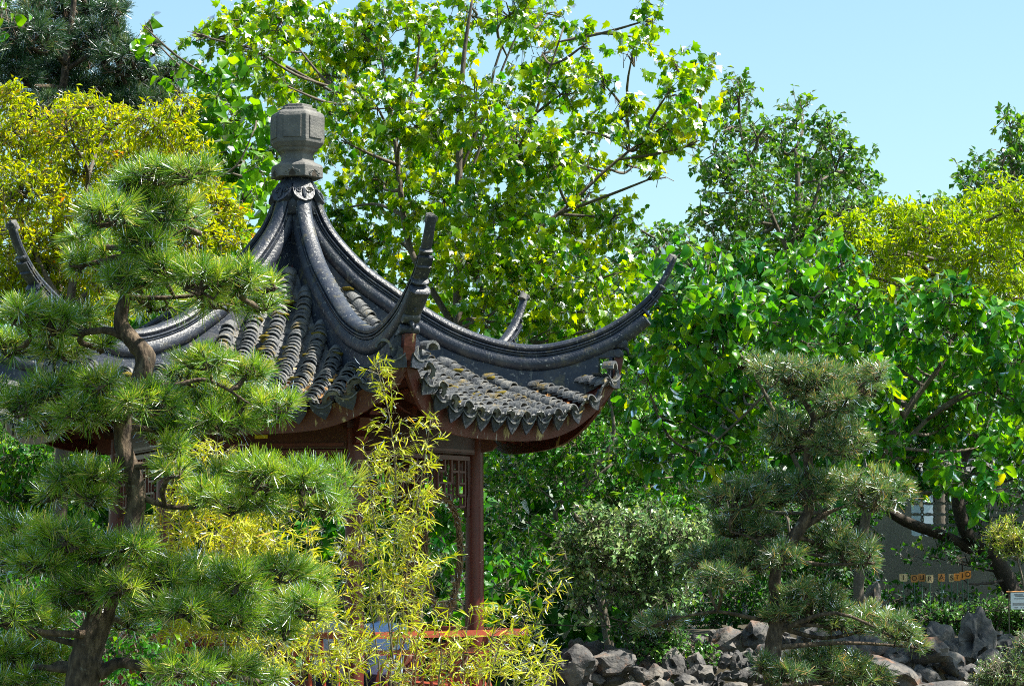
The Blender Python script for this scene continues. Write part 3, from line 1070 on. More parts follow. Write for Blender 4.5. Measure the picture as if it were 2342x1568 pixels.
def broad_tree(name, label, cat, base, cls, leaf, size, dens, mat, bark='bark', trunk=None, limbs=(), k=7, droop=0.35, flat=0.9, spread=1.6,
               crown='crown', shell=0.42, hue=0.0, twig=0.006, autolimb=True, limb_r=0.03, group=None, maxn=60000, gap=None):
    """base = trunk foot; trunk = list of (x,y,z,r); limbs = further such lists"""
    t = thing(name, label, cat, (float(base[0]), float(base[1]), float(base[2])), group)
    off = np.array([float(base[0]), float(base[1]), float(base[2])])
    area = sum(math.pi * R[0] * R[2] for _, R in cls)
    n_leaf = min(maxn, int(DENS * dens * area / (SIZE_OF[leaf] * size * size)))
    ns = max(4, n_leaf // k)
    P, O, cnt = spray_points(cls, ns, shell)
    if gap is not None:
        keep = np.array([noise.noise(Vector(p) * gap[0]) for p in P]) > gap[1]
        P, O = P[keep], O[keep]
        ns = len(P)
    tw = unit(O * 0.9 + rand_dirs(ns) * 0.9 + np.array([0, 0, 0.25]))
    L = size * spread * rng.uniform(0.6, 1.3, ns)
    # leaves along each twig
    f = np.tile((np.arange(k) + 0.5) / k, (ns, 1)) + rng.normal(0, 0.06, (ns, k))
    pos = P[:, None, :] + tw[:, None, :] * (f * L[:, None])[:, :, None] + rng.normal(0, size * 0.12, (ns, k, 3))
    al = unit(tw[:, None, :] * 0.5 + rng.normal(size=(ns, k, 3)) * 0.75 + np.array([0, 0, -droop]))
    nm = rng.normal(size=(ns, k, 3)) * (1 - flat * 0.45) + np.array([0, 0, flat]) + 0.3 * O[:, None, :]
    pos, al, nm = pos.reshape(-1, 3), al.reshape(-1, 3), nm.reshape(-1, 3)
    n = len(pos)
    S = size * rng.uniform(0.65, 1.2, n)
    clr = np.clip(np.repeat(rng.normal(0.45, 0.16, ns), k) + rng.normal(0, 0.16, n) + hue, 0, 1)
    V, F, rn = scatter(*LEAF[leaf], frames(al, nm), pos - off, S, clr)
    co = link_mesh(crown, tri_mesh(crown, V, F, rn), mat, t)
    co['kind'] = 'stuff'
    # twigs
    TV, TF = twig_mesh(P - off - tw * (L * 0.6)[:, None], P - off + tw * (L * 0.9)[:, None], twig, twig * 0.35)
    mb = MB()
    if trunk is not None:
        sp = smooth_path(trunk, 5)
        mb.tube([Vector(p[:3]) - Vector(off) for p in sp], [p[3] for p in sp], 10)
        tr = mb.build('trunk', bark, t, True)
    else:
        tr = t
    paths = [smooth_path(l, 4) for l in limbs]
    for sp in paths:
        MB().tube([Vector(p[:3]) - Vector(off) for p in sp], [p[3] for p in sp], 7).build('limb', bark, tr, True)
    bb = MB()
    if autolimb and trunk is not None:
        nodes = np.concatenate([smooth_path(trunk, 5)] + paths)
        for c, R in cls:
            dd = np.linalg.norm(nodes[:, :3] - c, axis=1) + 1.2 * np.maximum(0, nodes[:, 2] - c[2] + 0.2)
            q = nodes[int(np.argmin(dd))]
            st = q[:3]
            md = (st + c) / 2 + rng.normal(0, 0.06, 3) * np.linalg.norm(c - st) + np.array([0, 0, -0.04])
            sp = smooth_path([(*st, min(q[3] * 0.8, limb_r)), (*md, limb_r * 0.6), (*c, limb_r * 0.3)], 4)
            bb.tube([Vector(p[:3]) - Vector(off) for p in sp], [p[3] for p in sp], 5)
            # sub-branches
            for _ in range(5):
                e = c + rand_dirs(1)[0] * R * 0.85
                bb.tube([Vector(c - (c - st) * 0.12 - off), Vector((c + e) / 2 + rng.normal(0, 0.03, 3) - off), Vector(e - off)], [limb_r * 0.35, limb_r * 0.22, limb_r * 0.08], 4)
    V0 = np.array(bb.V) if bb.V else np.zeros((0, 3))
    F0 = []
    for fc in bb.F:
        F0 += [(fc[0], fc[i], fc[i + 1]) for i in range(1, len(fc) - 1)]
    F0 = np.array(F0) if F0 else np.zeros((0, 3), int)
    o = link_mesh('twigs', tri_mesh('twigs', np.concatenate([V0, TV]), np.concatenate([F0, TF + len(V0)]), smooth=True), bark, tr)
    o['kind'] = 'stuff'
    return t


def trunk_px(pts, Y0, dY=0.0):
    """trunk or limb given in picture points (px,py,width px[,dY]) at distance Y0"""
    out = []
    for p in pts:
        Y = Y0 + (p[3] if len(p) > 3 else 0) + dY
        a = at(p[0], p[1], Y)
        out.append((a.x, a.y, a.z, p[2] * mpp(Y) / 2))
    return out


def to_ground(pts, z=0.0):
    a, b = pts[0], pts[1]
    d = np.array(a[:3]) - np.array(b[:3])
    d = d / max(1e-6, abs(d[2]))
    d[0] = np.clip(d[0], -0.35, 0.35)
    d[1] = 0
    h = a[2] - z
    if h <= 0.02:
        return pts
    return [(a[0] + d[0] * h, a[1], z, a[3] * 1.25)] + list(pts)


def pine(name, label, cls, Y, trunk, limbs, needle, n_tuft, per, mat, width=0.0024, foot_z=0.0, cone=1.0, tan=0.05, candle=True, bark='bark_pine', cat='tree', upb=0.55, twig_r=0.006, hang=0.0):
    tp = to_ground(trunk, foot_z)
    off = np.array(tp[0][:3])
    t = thing(name, label, cat, tuple(float(v) for v in off))
    sp = smooth_path(tp, 5)
    # gnarled trunk
    mb = MB()
    P, Rr = [], []
    for i, p in enumerate(sp):
        P.append(Vector(p[:3]) - Vector(off))
        Rr.append(p[3] * (1 + 0.13 * noise.noise(Vector((i * 0.9, 2.0, off[0])))))
    mb.tube(P, Rr, 14)
    V = []
    for v in mb.V:
        q = Vector(v)
        V.append(tuple(q + Vector((noise.noise(q * 9), noise.noise(q * 9 + Vector((7, 0, 0))), 0)) * 0.18 * np.mean(Rr)))
    mb.V = V
    tr = mb.build('trunk', bark, t, True)
    paths = []
    for l in limbs:
        s2 = smooth_path(l, 5)
        paths.append(s2)
        MB().tube([Vector(p[:3]) - Vector(off) for p in s2], [p[3] * (1 + 0.2 * noise.noise(Vector((i * 1.3, p[0], 0)))) for i, p in enumerate(s2)], 8).build('limb', bark, tr, True)
    nodes = np.concatenate([sp] + paths)
    vol = np.array([R[0] * (R[2] + 0.3 * R[0]) for _, R in cls])
    cnt = np.maximum(3, (n_tuft * vol / vol.sum()).astype(int))
    C, A, B0 = [], [], []
    bb = MB()
    for (c, R), n in zip(cls, cnt):
        dd = np.linalg.norm(nodes[:, :3] - c, axis=1) + 0.8 * np.maximum(0, nodes[:, 2] - c[2])
        q = nodes[int(np.argmin(dd))]
        cb = c - np.array([0, 0, R[2] * 0.45])
        md = (q[:3] + cb) / 2 + rng.normal(0, 0.07, 3) * np.linalg.norm(cb - q[:3])
        bp = smooth_path([(*q[:3], min(q[3] * 0.7, twig_r * 5)), (*md, twig_r * 3), (*cb, twig_r * 2)], 4)
        bb.tube([Vector(p[:3]) - Vector(off) for p in bp], [p[3] for p in bp], 6)
        d = rand_dirs(n)
        d[:, 2] = np.abs(d[:, 2]) * rng.choice([1, 1, 1, -0.75], n)
        rad = rng.random(n) ** 0.38
        p = c + d * R * rad[:, None]
        C.append(p)
        ax = unit(d * np.array([1, 1, 0.7]) + np.array([0, 0, upb]) + rng.normal(0, 0.25, (n, 3)))
        A.append(ax)
        # shoots gathering on a few sub-branches
        m = max(3, n // 5)
        hubs = cb + rand_dirs(m) * R * np.array([0.6, 0.6, 0.3])
        for h_ in hubs:
            bb.tube([Vector(cb - off), Vector((cb + h_) / 2 + rng.normal(0, 0.02, 3) - off), Vector(h_ - off)], [twig_r * 1.8, twig_r * 1.4, twig_r], 5)
        j = np.argmin(np.linalg.norm(p[:, None] - hubs[None], axis=2), axis=1)
        B0.append(hubs[j])
    C, A, B0 = np.concatenate(C), np.concatenate(A), np.concatenate(B0)
    n = len(C)
    TV, TF = twig_mesh(B0 - off, C - off, twig_r * 0.9, twig_r * 0.5)
    V0 = np.array(bb.V)
    F0 = np.array([(fc[0], fc[i], fc[i + 1]) for fc in bb.F for i in range(1, len(fc) - 1)])
    o = link_mesh('twigs', tri_mesh('twigs', np.concatenate([V0, TV]), np.concatenate([F0, TF + len(V0)]), smooth=True), bark, tr)
    o['kind'] = 'stuff'
    # needles: a burst round each shoot tip
    th = rng.uniform(0.12, 1.62, (n, per)) * cone
    young = rng.random(n) < 0.22                       # upright brushes of this year's shoots
    th[young] *= 0.42
    ph = rng.uniform(0, 2 * PI, (n, per))
    u = unit(np.cross(A, np.tile([0.31, 0.77, 0.21], (n, 1))))
    v = np.cross(A, u)
    D = A[:, None] * np.cos(th)[..., None] + (u[:, None] * np.cos(ph)[..., None] + v[:, None] * np.sin(ph)[..., None]) * np.sin(th)[..., None]
    D[..., 2] -= hang
    D = unit(D)
    Ln = needle * rng.uniform(0.7, 1.12, (n, per)) * rng.uniform(0.8, 1.15, (n, 1))
    b = C[:, None] - A[:, None] * (rng.random((n, per)) * needle * 0.35)[..., None]
    D, Ln, b = D.reshape(-1, 3), Ln.reshape(-1), b.reshape(-1, 3) - off
    side = unit(np.cross(D, rand_dirs(len(D)))) * width * 0.5
    tipp = b + D * Ln[:, None] + np.array([0, 0, -0.06]) * Ln[:, None]
    V = np.stack([b - side, b + side, tipp + side * 0.5, tipp - side * 0.5], axis=1).reshape(-1, 3)
    F = np.arange(len(V)).reshape(-1, 4)
    tc = rng.normal(0.42, 0.15, (n, 1)) + np.where(young, 0.22, 0.0)[:, None] + rng.normal(0, 0.10, (n, per))
    tc = np.where(rng.random((n, per)) < tan, 1.0, np.clip(tc, 0, 0.88)).reshape(-1)
    o = link_mesh('needles', tri_mesh('needles', V, F, np.repeat(tc, 4)), mat, t)
    o['kind'] = 'stuff'
    return t

# ------------------------------------------------------------------ trees, from the far side to the near
# dark wood far behind that closes the view under the crowns
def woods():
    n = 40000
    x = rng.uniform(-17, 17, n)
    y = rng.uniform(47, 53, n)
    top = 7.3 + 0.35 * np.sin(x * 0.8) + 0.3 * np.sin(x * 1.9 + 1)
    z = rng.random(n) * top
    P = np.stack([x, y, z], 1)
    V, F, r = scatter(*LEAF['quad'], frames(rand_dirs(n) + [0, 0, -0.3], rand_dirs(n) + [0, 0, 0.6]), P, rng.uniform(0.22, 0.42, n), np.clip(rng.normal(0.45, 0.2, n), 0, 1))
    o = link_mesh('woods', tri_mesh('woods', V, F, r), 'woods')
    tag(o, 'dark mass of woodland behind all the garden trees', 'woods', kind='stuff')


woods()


def gtree(name, label, Y, depth, clumps, trunk, leaf, size, dens, mat, seed=1, **kw):
    cls = clump_list(clumps, Y, depth, seed)
    tk = to_ground(trunk_px(trunk, Y))
    lim = [trunk_px(l, Y) for l in kw.pop('limbs', ())]
    return broad_tree(name, label, kw.pop('cat', 'tree'), tk[0][:3], cls, leaf, size, dens, mat, trunk=tk, limbs=lim, **kw)


# far broadleaved trees on the skyline
gtree('broadleaf_tree', 'tall dark green tree standing against the sky beyond the golden maple', 60, 3.0,
      [(1690, 225, 40, 60), (1672, 290, 45, 50), (1735, 310, 60, 45), (1832, 262, 40, 50), (1785, 335, 95, 60), (1885, 305, 60, 50), (1915, 375, 85, 60), (1825, 420, 110, 70),
       (1710, 430, 90, 70), (1655, 395, 60, 60), (1965, 430, 70, 45), (1875, 500, 110, 65), (1755, 520, 110, 60), (1655, 500, 70, 60), (1625, 350, 45, 50), (1940, 480, 60, 40), (1690, 580, 90, 50), (1830, 580, 90, 40)],
      [(1812, 1000, 30), (1812, 700, 26), (1815, 560, 20), (1825, 450, 14), (1820, 340, 8)], 'quad', 0.15, 1.25, 'oak', 3, gap=(0.9, -0.28), limb_r=0.07, twig=0.012, k=6,
      limbs=[[(1815, 620, 16), (1845, 520, 12), (1870, 440, 8), (1890, 340, 4)], [(1815, 600, 14), (1760, 480, 10), (1700, 330, 6), (1690, 230, 3)]])
gtree('broadleaf_tree', 'dark green tree rising at the picture edge behind the golden maple', 56, 2.0,
      [(2312, 290, 32, 40), (2298, 350, 45, 40), (2315, 410, 60, 50), (2230, 400, 38, 30), (2222, 445, 45, 30), (2340, 330, 40, 50), (2330, 480, 60, 40), (2265, 455, 50, 35), (2350, 400, 50, 50)],
      [(2325, 900, 22), (2322, 600, 18), (2318, 420, 10), (2312, 300, 5)], 'quad', 0.15, 1.3, 'oak', 4, gap=(0.9, -0.3), limb_r=0.05, twig=0.012, k=6)
gtree('broadleaf_tree', 'low row of small dark treetops peeping over the golden maple', 62, 1.0,
      [(2130, 470, 25, 25), (2185, 468, 25, 25), (2060, 490, 30, 16), (2160, 485, 45, 20), (2100, 495, 40, 20)],
      [(2130, 800, 12), (2130, 600, 10), (2130, 480, 5)], 'quad', 0.15, 1.3, 'oak', 5, limb_r=0.04, twig=0.012, k=6)
gtree('broadleaf_tree', 'small dark tree in the sky gap above the upturned roof corner', 52, 1.5,
      [(1530, 545, 35, 35), (1475, 560, 45, 40), (1440, 600, 50, 50), (1520, 600, 60, 50), (1580, 590, 40, 50), (1480, 660, 80, 60), (1440, 500, 20, 20)],
      [(1490, 1000, 16), (1490, 800, 14), (1490, 620, 8), (1510, 550, 4)], 'quad', 0.13, 1.2, 'oak', 6, gap=(1.1, -0.25), limb_r=0.04, twig=0.01, k=6)
gtree('broadleaf_tree', 'dark evergreen tree half hidden behind the roof finial', 50, 1.5,
      [(640, 270, 50, 40), (600, 300, 40, 40), (700, 200, 60, 50), (760, 250, 60, 60), (860, 130, 60, 60), (620, 180, 50, 30), (650, 350, 60, 50), (800, 180, 60, 60)],
      [(700, 1000, 18), (705, 700, 14), (710, 400, 10), (740, 240, 6)], 'quad', 0.13, 1.3, 'oak', 7, hue=-0.2, limb_r=0.04, twig=0.01, k=6)

# golden maples
gtree('golden_maple', 'lime yellow maple with a rounded crown on the far right', 42, 2.0,
      [(1945, 535, 55, 35), (2045, 520, 75, 45), (2140, 525, 85, 50), (2255, 500, 85, 50), (2330, 470, 50, 45), (1990, 590, 85, 50), (2110, 600, 105, 60), (2240, 590, 105, 70), (2335, 570, 60, 70),
       (2180, 675, 95, 45), (2310, 680, 65, 50), (2055, 640, 55, 40), (1935, 610, 40, 40), (2290, 440, 35, 25)],
      [(2150, 1000, 26), (2150, 850, 24), (2145, 700, 18), (2150, 580, 10)], 'lobe', 0.13, 2.6, 'lime', 8, limb_r=0.05, k=8, flat=1.0, droop=0.15, shell=0.3)
gtree('golden_maple', 'golden maple with orange tipped leaves beside the pavilion roof', 27, 1.3,
      [(25, 235, 40, 45), (60, 320, 85, 70), (150, 300, 70, 55), (250, 290, 80, 50), (360, 290, 80, 45), (335, 370, 105, 60), (190, 390, 105, 70), (60, 440, 90, 70), (70, 560, 95, 70),
       (190, 520, 100, 70), (425, 370, 55, 60), (465, 470, 75, 60), (120, 650, 100, 60), (515, 530, 55, 45), (30, 660, 60, 60), (235, 610, 90, 60), (350, 480, 90, 60), (420, 560, 80, 60), (330, 640, 90, 60), (-40, 500, 60, 150), (-50, 330, 50, 90), (240, 700, 80, 40), (420, 250, 40, 25), (205, 245, 60, 25)],
      [(140, 1100, 34), (150, 900, 30), (160, 700, 22), (180, 560, 14), (200, 420, 8)], 'lobe', 0.075, 2.1, 'gold', 9, limb_r=0.035, k=8, flat=0.9, droop=0.3, shell=0.36,
      limbs=[[(160, 720, 18), (250, 600, 12), (330, 480, 8), (380, 340, 4)], [(160, 720, 16), (90, 600, 10), (50, 450, 6), (40, 300, 3)]])
gtree('heart_leaf_tree', 'green tree with big heart shaped leaves between golden maple and finial', 31, 0.8,
      [(480, 200, 50, 50), (535, 175, 50, 35), (440, 270, 50, 45), (520, 270, 70, 55), (560, 350, 55, 55), (588, 250, 22, 45), (490, 350, 60, 50), (565, 450, 45, 60), (600, 400, 40, 60), (400, 210, 20, 30), (330, 60, 15, 25), (350, 90, 25, 20), (530, 420, 50, 60), (545, 540, 50, 60)],
      [(500, 1000, 20), (495, 700, 16), (470, 420, 12), (500, 300, 8), (510, 200, 4)], 'heart', 0.16, 1.9, 'redbud', 10, limb_r=0.025, k=6, droop=0.75, flat=0.5, spread=1.5,
      limbs=[[(440, 320, 7), (470, 300, 6), (500, 260, 5), (490, 180, 3)], [(470, 420, 7), (540, 380, 5), (580, 300, 3)]])
gtree('heart_leaf_tree', 'few heart shaped leaves hanging in the top corner beside the dark pine', 29, 0.3,
      [(8, 35, 18, 35), (38, 45, 14, 28), (55, 60, 10, 18), (5, 80, 14, 20)],
      [(-160, 900, 16), (-150, 400, 12), (-120, 100, 8), (-40, 20, 4)], 'heart', 0.15, 1.0, 'redbud', 11, limb_r=0.012, k=4, droop=0.75, flat=0.4)

# the big sweetgum behind the pavilion
gtree('sweetgum_tree', 'large bright green sweetgum with star shaped leaves behind the pavilion roof', 37, 2.2,
      [(450, 80, 40, 14), (500, 85, 45, 22), (555, 45, 55, 35), (595, 120, 60, 45), (560, 105, 40, 25), (640, 40, 70, 50), (640, 190, 50, 50), (700, 60, 80, 60), (750, 170, 80, 60), (830, 80, 90, 70), (930, 60, 90, 70), (1000, 150, 85, 75),
       (860, 240, 90, 70), (780, 320, 60, 70), (960, 280, 85, 75), (1080, 40, 70, 50), (1170, 30, 80, 40), (1255, 30, 50, 40), (1085, 220, 60, 60), (1240, 120, 60, 50), (1290, 210, 60, 50), (1180, 240, 45, 50),
       (1080, 330, 95, 75), (1180, 340, 85, 75), (1255, 360, 75, 75), (880, 410, 105, 75), (1010, 450, 105, 75), (1130, 480, 105, 75), (1250, 490, 95, 75), (1335, 300, 45, 45), (1375, 185, 50, 25), (1330, 170, 40, 25),
       (1445, 130, 38, 32), (1485, 45, 16, 30), (1480, 90, 20, 25), (1420, 260, 48, 40), (1545, 150, 16, 35), (1530, 210, 28, 28), (1560, 230, 25, 25), (1622, 160, 14, 32), (1600, 205, 24, 22), (1535, 290, 60, 28), (1612, 265, 32, 22), (1465, 330, 50, 28), (1590, 330, 22, 36), (1510, 400, 26, 14), (1450, 380, 24, 10),
       (770, 480, 60, 60), (850, 560, 105, 75), (970, 590, 105, 75), (1100, 600, 105, 75), (1230, 610, 105, 80), (1335, 550, 65, 70), (1350, 440, 45, 55), (1380, 640, 90, 70), (1160, 690, 90, 60), (1290, 710, 90, 60), (1440, 700, 70, 60), (1340, 380, 40, 40), (1410, 500, 40, 40), (1480, 740, 70, 50), (1060, 680, 70, 50), (1340, 100, 30, 30), (1380, 760, 90, 50), (1230, 770, 80, 40)],
      [(1046, 1000, 24), (1046, 800, 23), (1048, 560, 20), (1050, 380, 17), (1054, 240, 13), (1062, 120, 10), (1080, 0, 6)], 'star', 0.13, 2.1, 'gum', 12, limb_r=0.035, k=8, droop=0.9, flat=0.55, spread=2.2, maxn=42000,
      limbs=[[(1046, 760, 16), (975, 640, 15), (930, 540, 15), (905, 330, 12), (890, 230, 9), (870, 120, 5)],
             [(1046, 740, 14), (1110, 650, 12), (1175, 450, 10), (1225, 260, 7), (1290, 60, 4)],
             [(1100, 660, 9), (1200, 550, 10), (1300, 470, 9), (1390, 385, 7), (1490, 310, 5), (1600, 260, 2)],
             [(905, 330, 9), (820, 260, 8), (740, 180, 6), (690, 120, 5), (630, 40, 3)],
             [(1048, 460, 8), (1110, 300, 7), (1130, 160, 6), (1180, 30, 4)],
             [(1050, 400, 7), (1120, 230, 6), (1160, 130, 5), (1200, 40, 3)],
             [(905, 330, 7), (950, 180, 6), (960, 60, 4)]])

# dark pine in the upper corner
pc = [(150, 40, 130, 60), (210, 0, 90, 40), (70, 90, 90, 60), (30, 170, 60, 70), (160, 130, 80, 50), (120, 185, 80, 70), (190, 220, 80, 50), (270, 140, 70, 50), (260, 210, 70, 45), (330, 175, 75, 40), (395, 165, 40, 25), (120, 250, 80, 40), (260, 20, 40, 20), (300, 235, 60, 30), (60, 250, 60, 40), (385, 215, 40, 25), (-20, 60, 60, 100), (220, 90, 80, 50), (340, 225, 50, 25), (345, 110, 18, 28)]
pine('pine_tree', 'dark blue green pine in the upper corner behind the golden maple', clump_list(pc, 33, 1.0, 2), 33,
     trunk_px([(120, 1000, 36), (130, 600, 30), (140, 300, 24), (150, 150, 18), (170, 0, 12), (180, -80, 8)], 33),
     [trunk_px([(140, 280, 14), (230, 230, 12), (330, 190, 8), (400, 160, 4)], 33), trunk_px([(150, 160, 12), (260, 100, 8), (340, 120, 4)], 33)], 0.15, 1500, 50, 'needle_dark', 0.0075, tan=0.02, twig_r=0.01, hang=0.1)

# big drooping leaves on the right
dv = [(1590, 610, 60, 40), (1680, 620, 80, 50), (1790, 640, 90, 55), (1880, 590, 60, 40), (1930, 600, 40, 40), (1560, 700, 60, 50), (1650, 710, 100, 60), (1760, 730, 100, 60), (1870, 690, 90, 60), (1975, 700, 70, 45),
      (2060, 740, 95, 60), (2170, 690, 65, 40), (2190, 760, 90, 60), (2290, 760, 80, 60), (2090, 830, 90, 60), (2200, 850, 110, 70), (2310, 890, 70, 70), (1540, 800, 60, 60), (1610, 800, 60, 60), (1610, 900, 60, 50), (1660, 950, 50, 45), (1560, 960, 60, 40),
      (2070, 930, 80, 60), (2190, 960, 110, 70), (2310, 1000, 50, 70), (2130, 1050, 80, 50), (2230, 1080, 70, 60), (1520, 1040, 60, 35), (1600, 1060, 50, 40), (1680, 1020, 40, 50), (1960, 780, 60, 50), (1700, 820, 60, 40), (2020, 1010, 50, 50), (1480, 880, 40, 60), (2340, 820, 50, 60), (1990, 860, 60, 60), (1700, 900, 40, 60), (1660, 1110, 30, 40), (1850, 790, 70, 50), (1930, 840, 60, 40), (1780, 830, 50, 40), (2030, 1080, 60, 40), (1950, 1080, 50, 40), (2080, 1120, 50, 30), (1900, 920, 60, 60)]
gtree('broad_leaf_tree', 'green tree with broad drooping oval leaves across the right side', 29.0, 1.8, dv,
      [(1960, 1450, 26), (1970, 1250, 24), (2010, 1060, 20), (2080, 930, 15), (2160, 820, 10), (2180, 720, 6)], 'ovate', 0.15, 2.3, 'dove', 13, limb_r=0.028, k=7, droop=0.7, flat=0.8, spread=1.5, twig=0.006,
      limbs=[[(1965, 1300, 14), (1850, 1120, 12), (1750, 900, 9), (1640, 740, 6)], [(2000, 1080, 12), (2120, 960, 10), (2200, 900, 7), (2300, 850, 4)], [(1750, 900, 7), (1690, 960, 6), (1600, 1040, 4)], [(1750, 900, 7), (1820, 760, 6), (1900, 620, 4)]])

# understorey behind the pavilion
gtree('understorey_tree', 'thicket of thin stemmed green shrubs right of the red column', 35, 1.6,
      [(1180, 880, 80, 60), (1280, 900, 90, 60), (1400, 900, 90, 60), (1480, 960, 80, 60), (1200, 980, 90, 60), (1320, 1010, 90, 60), (1440, 1050, 80, 60), (1180, 1080, 90, 70), (1290, 1110, 90, 60), (1400, 1150, 80, 60), (1200, 1190, 80, 60), (1550, 1100, 80, 60), (1650, 1160, 80, 60), (1180, 1290, 80, 60), (1280, 1240, 70, 50), (1500, 1180, 80, 50), (1600, 870, 60, 60), (1700, 1050, 60, 80), (1750, 950, 60, 80), (1750, 850, 60, 60), (1600, 1260, 80, 60), (1700, 1300, 80, 60), (1500, 1330, 80, 60)],
      [(1380, 1400, 20), (1350, 1230, 14), (1310, 1150, 12), (1400, 1010, 9), (1390, 900, 6)], 'small', 0.105, 1.9, 'under', 14, limb_r=0.018, k=7, gap=(1.2, -0.30), maxn=30000,
      limbs=[[(1300, 1300, 10), (1270, 1170, 12), (1330, 1120, 10), (1400, 1060, 6)], [(1380, 1400, 12), (1440, 1200, 9), (1520, 1000, 7), (1560, 880, 4)], [(1310, 1150, 8), (1250, 1000, 6), (1230, 900, 3)]])
gtree('leafy_shrub', 'dark leafy shrubs seen between the pavilion columns', 31, 0.9,
      [(900, 1130, 80, 60), (1000, 1150, 70, 60), (1060, 1200, 60, 70), (930, 1240, 80, 60), (1030, 1290, 70, 60), (860, 1320, 80, 60), (970, 1360, 80, 60), (1080, 1380, 60, 60), (720, 1200, 80, 70), (640, 1120, 80, 50), (1160, 1330, 40, 60)],
      [(960, 1500, 16), (960, 1380, 14), (970, 1250, 10), (980, 1130, 6)], 'heart', 0.13, 1.5, 'under', 15, limb_r=0.015, k=6, hue=-0.12, droop=0.6)
gtree('understorey_tree', 'shaded green shrub with thin trunks at the lower picture edge behind the pines', 30, 1.2,
      [(30, 1050, 80, 60), (110, 1080, 80, 60), (30, 1160, 70, 60), (120, 1180, 60, 60), (220, 1060, 60, 50), (-20, 980, 60, 80), (180, 1000, 60, 40), (60, 1300, 90, 70), (150, 1420, 80, 60), (40, 1420, 90, 70), (250, 1480, 80, 60), (380, 1040, 60, 40)],
      [(50, 1500, 16), (48, 1230, 14), (60, 1100, 10), (40, 1000, 6)], 'small', 0.10, 2.0, 'under', 16, limb_r=0.016, k=7,
      limbs=[[(20, 1350, 8), (20, 1200, 8), (10, 1050, 5)], [(50, 1300, 8), (120, 1150, 6), (160, 1020, 3)]])
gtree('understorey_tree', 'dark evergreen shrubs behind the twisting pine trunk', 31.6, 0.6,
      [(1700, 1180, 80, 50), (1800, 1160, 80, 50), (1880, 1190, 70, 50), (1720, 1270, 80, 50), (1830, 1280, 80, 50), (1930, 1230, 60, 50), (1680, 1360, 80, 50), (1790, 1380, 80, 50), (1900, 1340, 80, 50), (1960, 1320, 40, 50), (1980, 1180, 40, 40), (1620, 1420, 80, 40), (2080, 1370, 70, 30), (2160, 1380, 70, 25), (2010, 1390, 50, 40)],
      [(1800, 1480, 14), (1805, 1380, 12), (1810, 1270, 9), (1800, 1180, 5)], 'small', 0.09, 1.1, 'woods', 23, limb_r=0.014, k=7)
gtree('leafy_shrub', 'dark leafy shrub in the lower corner below the black pine', 18.6, 0.5,
      [(60, 1480, 90, 60), (180, 1500, 80, 60), (290, 1500, 80, 60), (380, 1530, 70, 45), (60, 1380, 70, 60), (160, 1400, 60, 50), (460, 1560, 60, 30), (250, 1580, 120, 40), (300, 1440, 50, 40), (20, 1560, 80, 50)],
      [(200, 1640, 12), (205, 1560, 10), (200, 1480, 7), (190, 1400, 4)], 'small', 0.065, 0.9, 'under', 24, limb_r=0.01, k=7, cat='bush', hue=-0.15)
# dark tree over the wall
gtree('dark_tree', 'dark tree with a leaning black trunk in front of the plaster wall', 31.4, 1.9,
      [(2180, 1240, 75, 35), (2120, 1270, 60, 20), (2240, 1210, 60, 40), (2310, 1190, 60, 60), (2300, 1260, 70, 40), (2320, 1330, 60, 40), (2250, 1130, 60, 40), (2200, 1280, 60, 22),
       (2500, 560, 150, 90, -5.5), (2680, 520, 150, 90, -5.2), (2600, 380, 150, 90, -4.8), (2800, 400, 150, 100, -5.6), (2900, 250, 170, 100, -5.0), (2720, 220, 150, 90, -4.4), (3050, 330, 160, 110, -5.2), (2560, 720, 130, 90, -4.0), (3100, 120, 170, 110, -4.8), (2900, 60, 160, 100, -5.4), (2760, 640, 130, 90, -4.6),  # clumps out of view, added to throw shade on the rockery
       (2420, 1150, 110, 80), (2560, 1050, 130, 90), (2450, 950, 130, 90), (2640, 900, 140, 100), (2500, 800, 130, 90), (2700, 760, 140, 100), (2560, 650, 140, 90), (2760, 620, 140, 90), (2640, 520, 140, 80), (2820, 500, 130, 90), (2440, 1060, 100, 70), (2880, 640, 120, 90), (2820, 800, 130, 90), (2740, 940, 130, 80)],  # crown beyond the right edge, added to keep the wall in shade
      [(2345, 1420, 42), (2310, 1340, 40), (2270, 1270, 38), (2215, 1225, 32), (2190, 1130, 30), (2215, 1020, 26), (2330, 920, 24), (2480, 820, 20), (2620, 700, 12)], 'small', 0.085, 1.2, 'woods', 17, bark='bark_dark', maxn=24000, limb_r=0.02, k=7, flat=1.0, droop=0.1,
      limbs=[[(2230, 1260, 26), (2160, 1225, 26), (2090, 1200, 26), (2050, 1180, 24), (1990, 1140, 16)]])

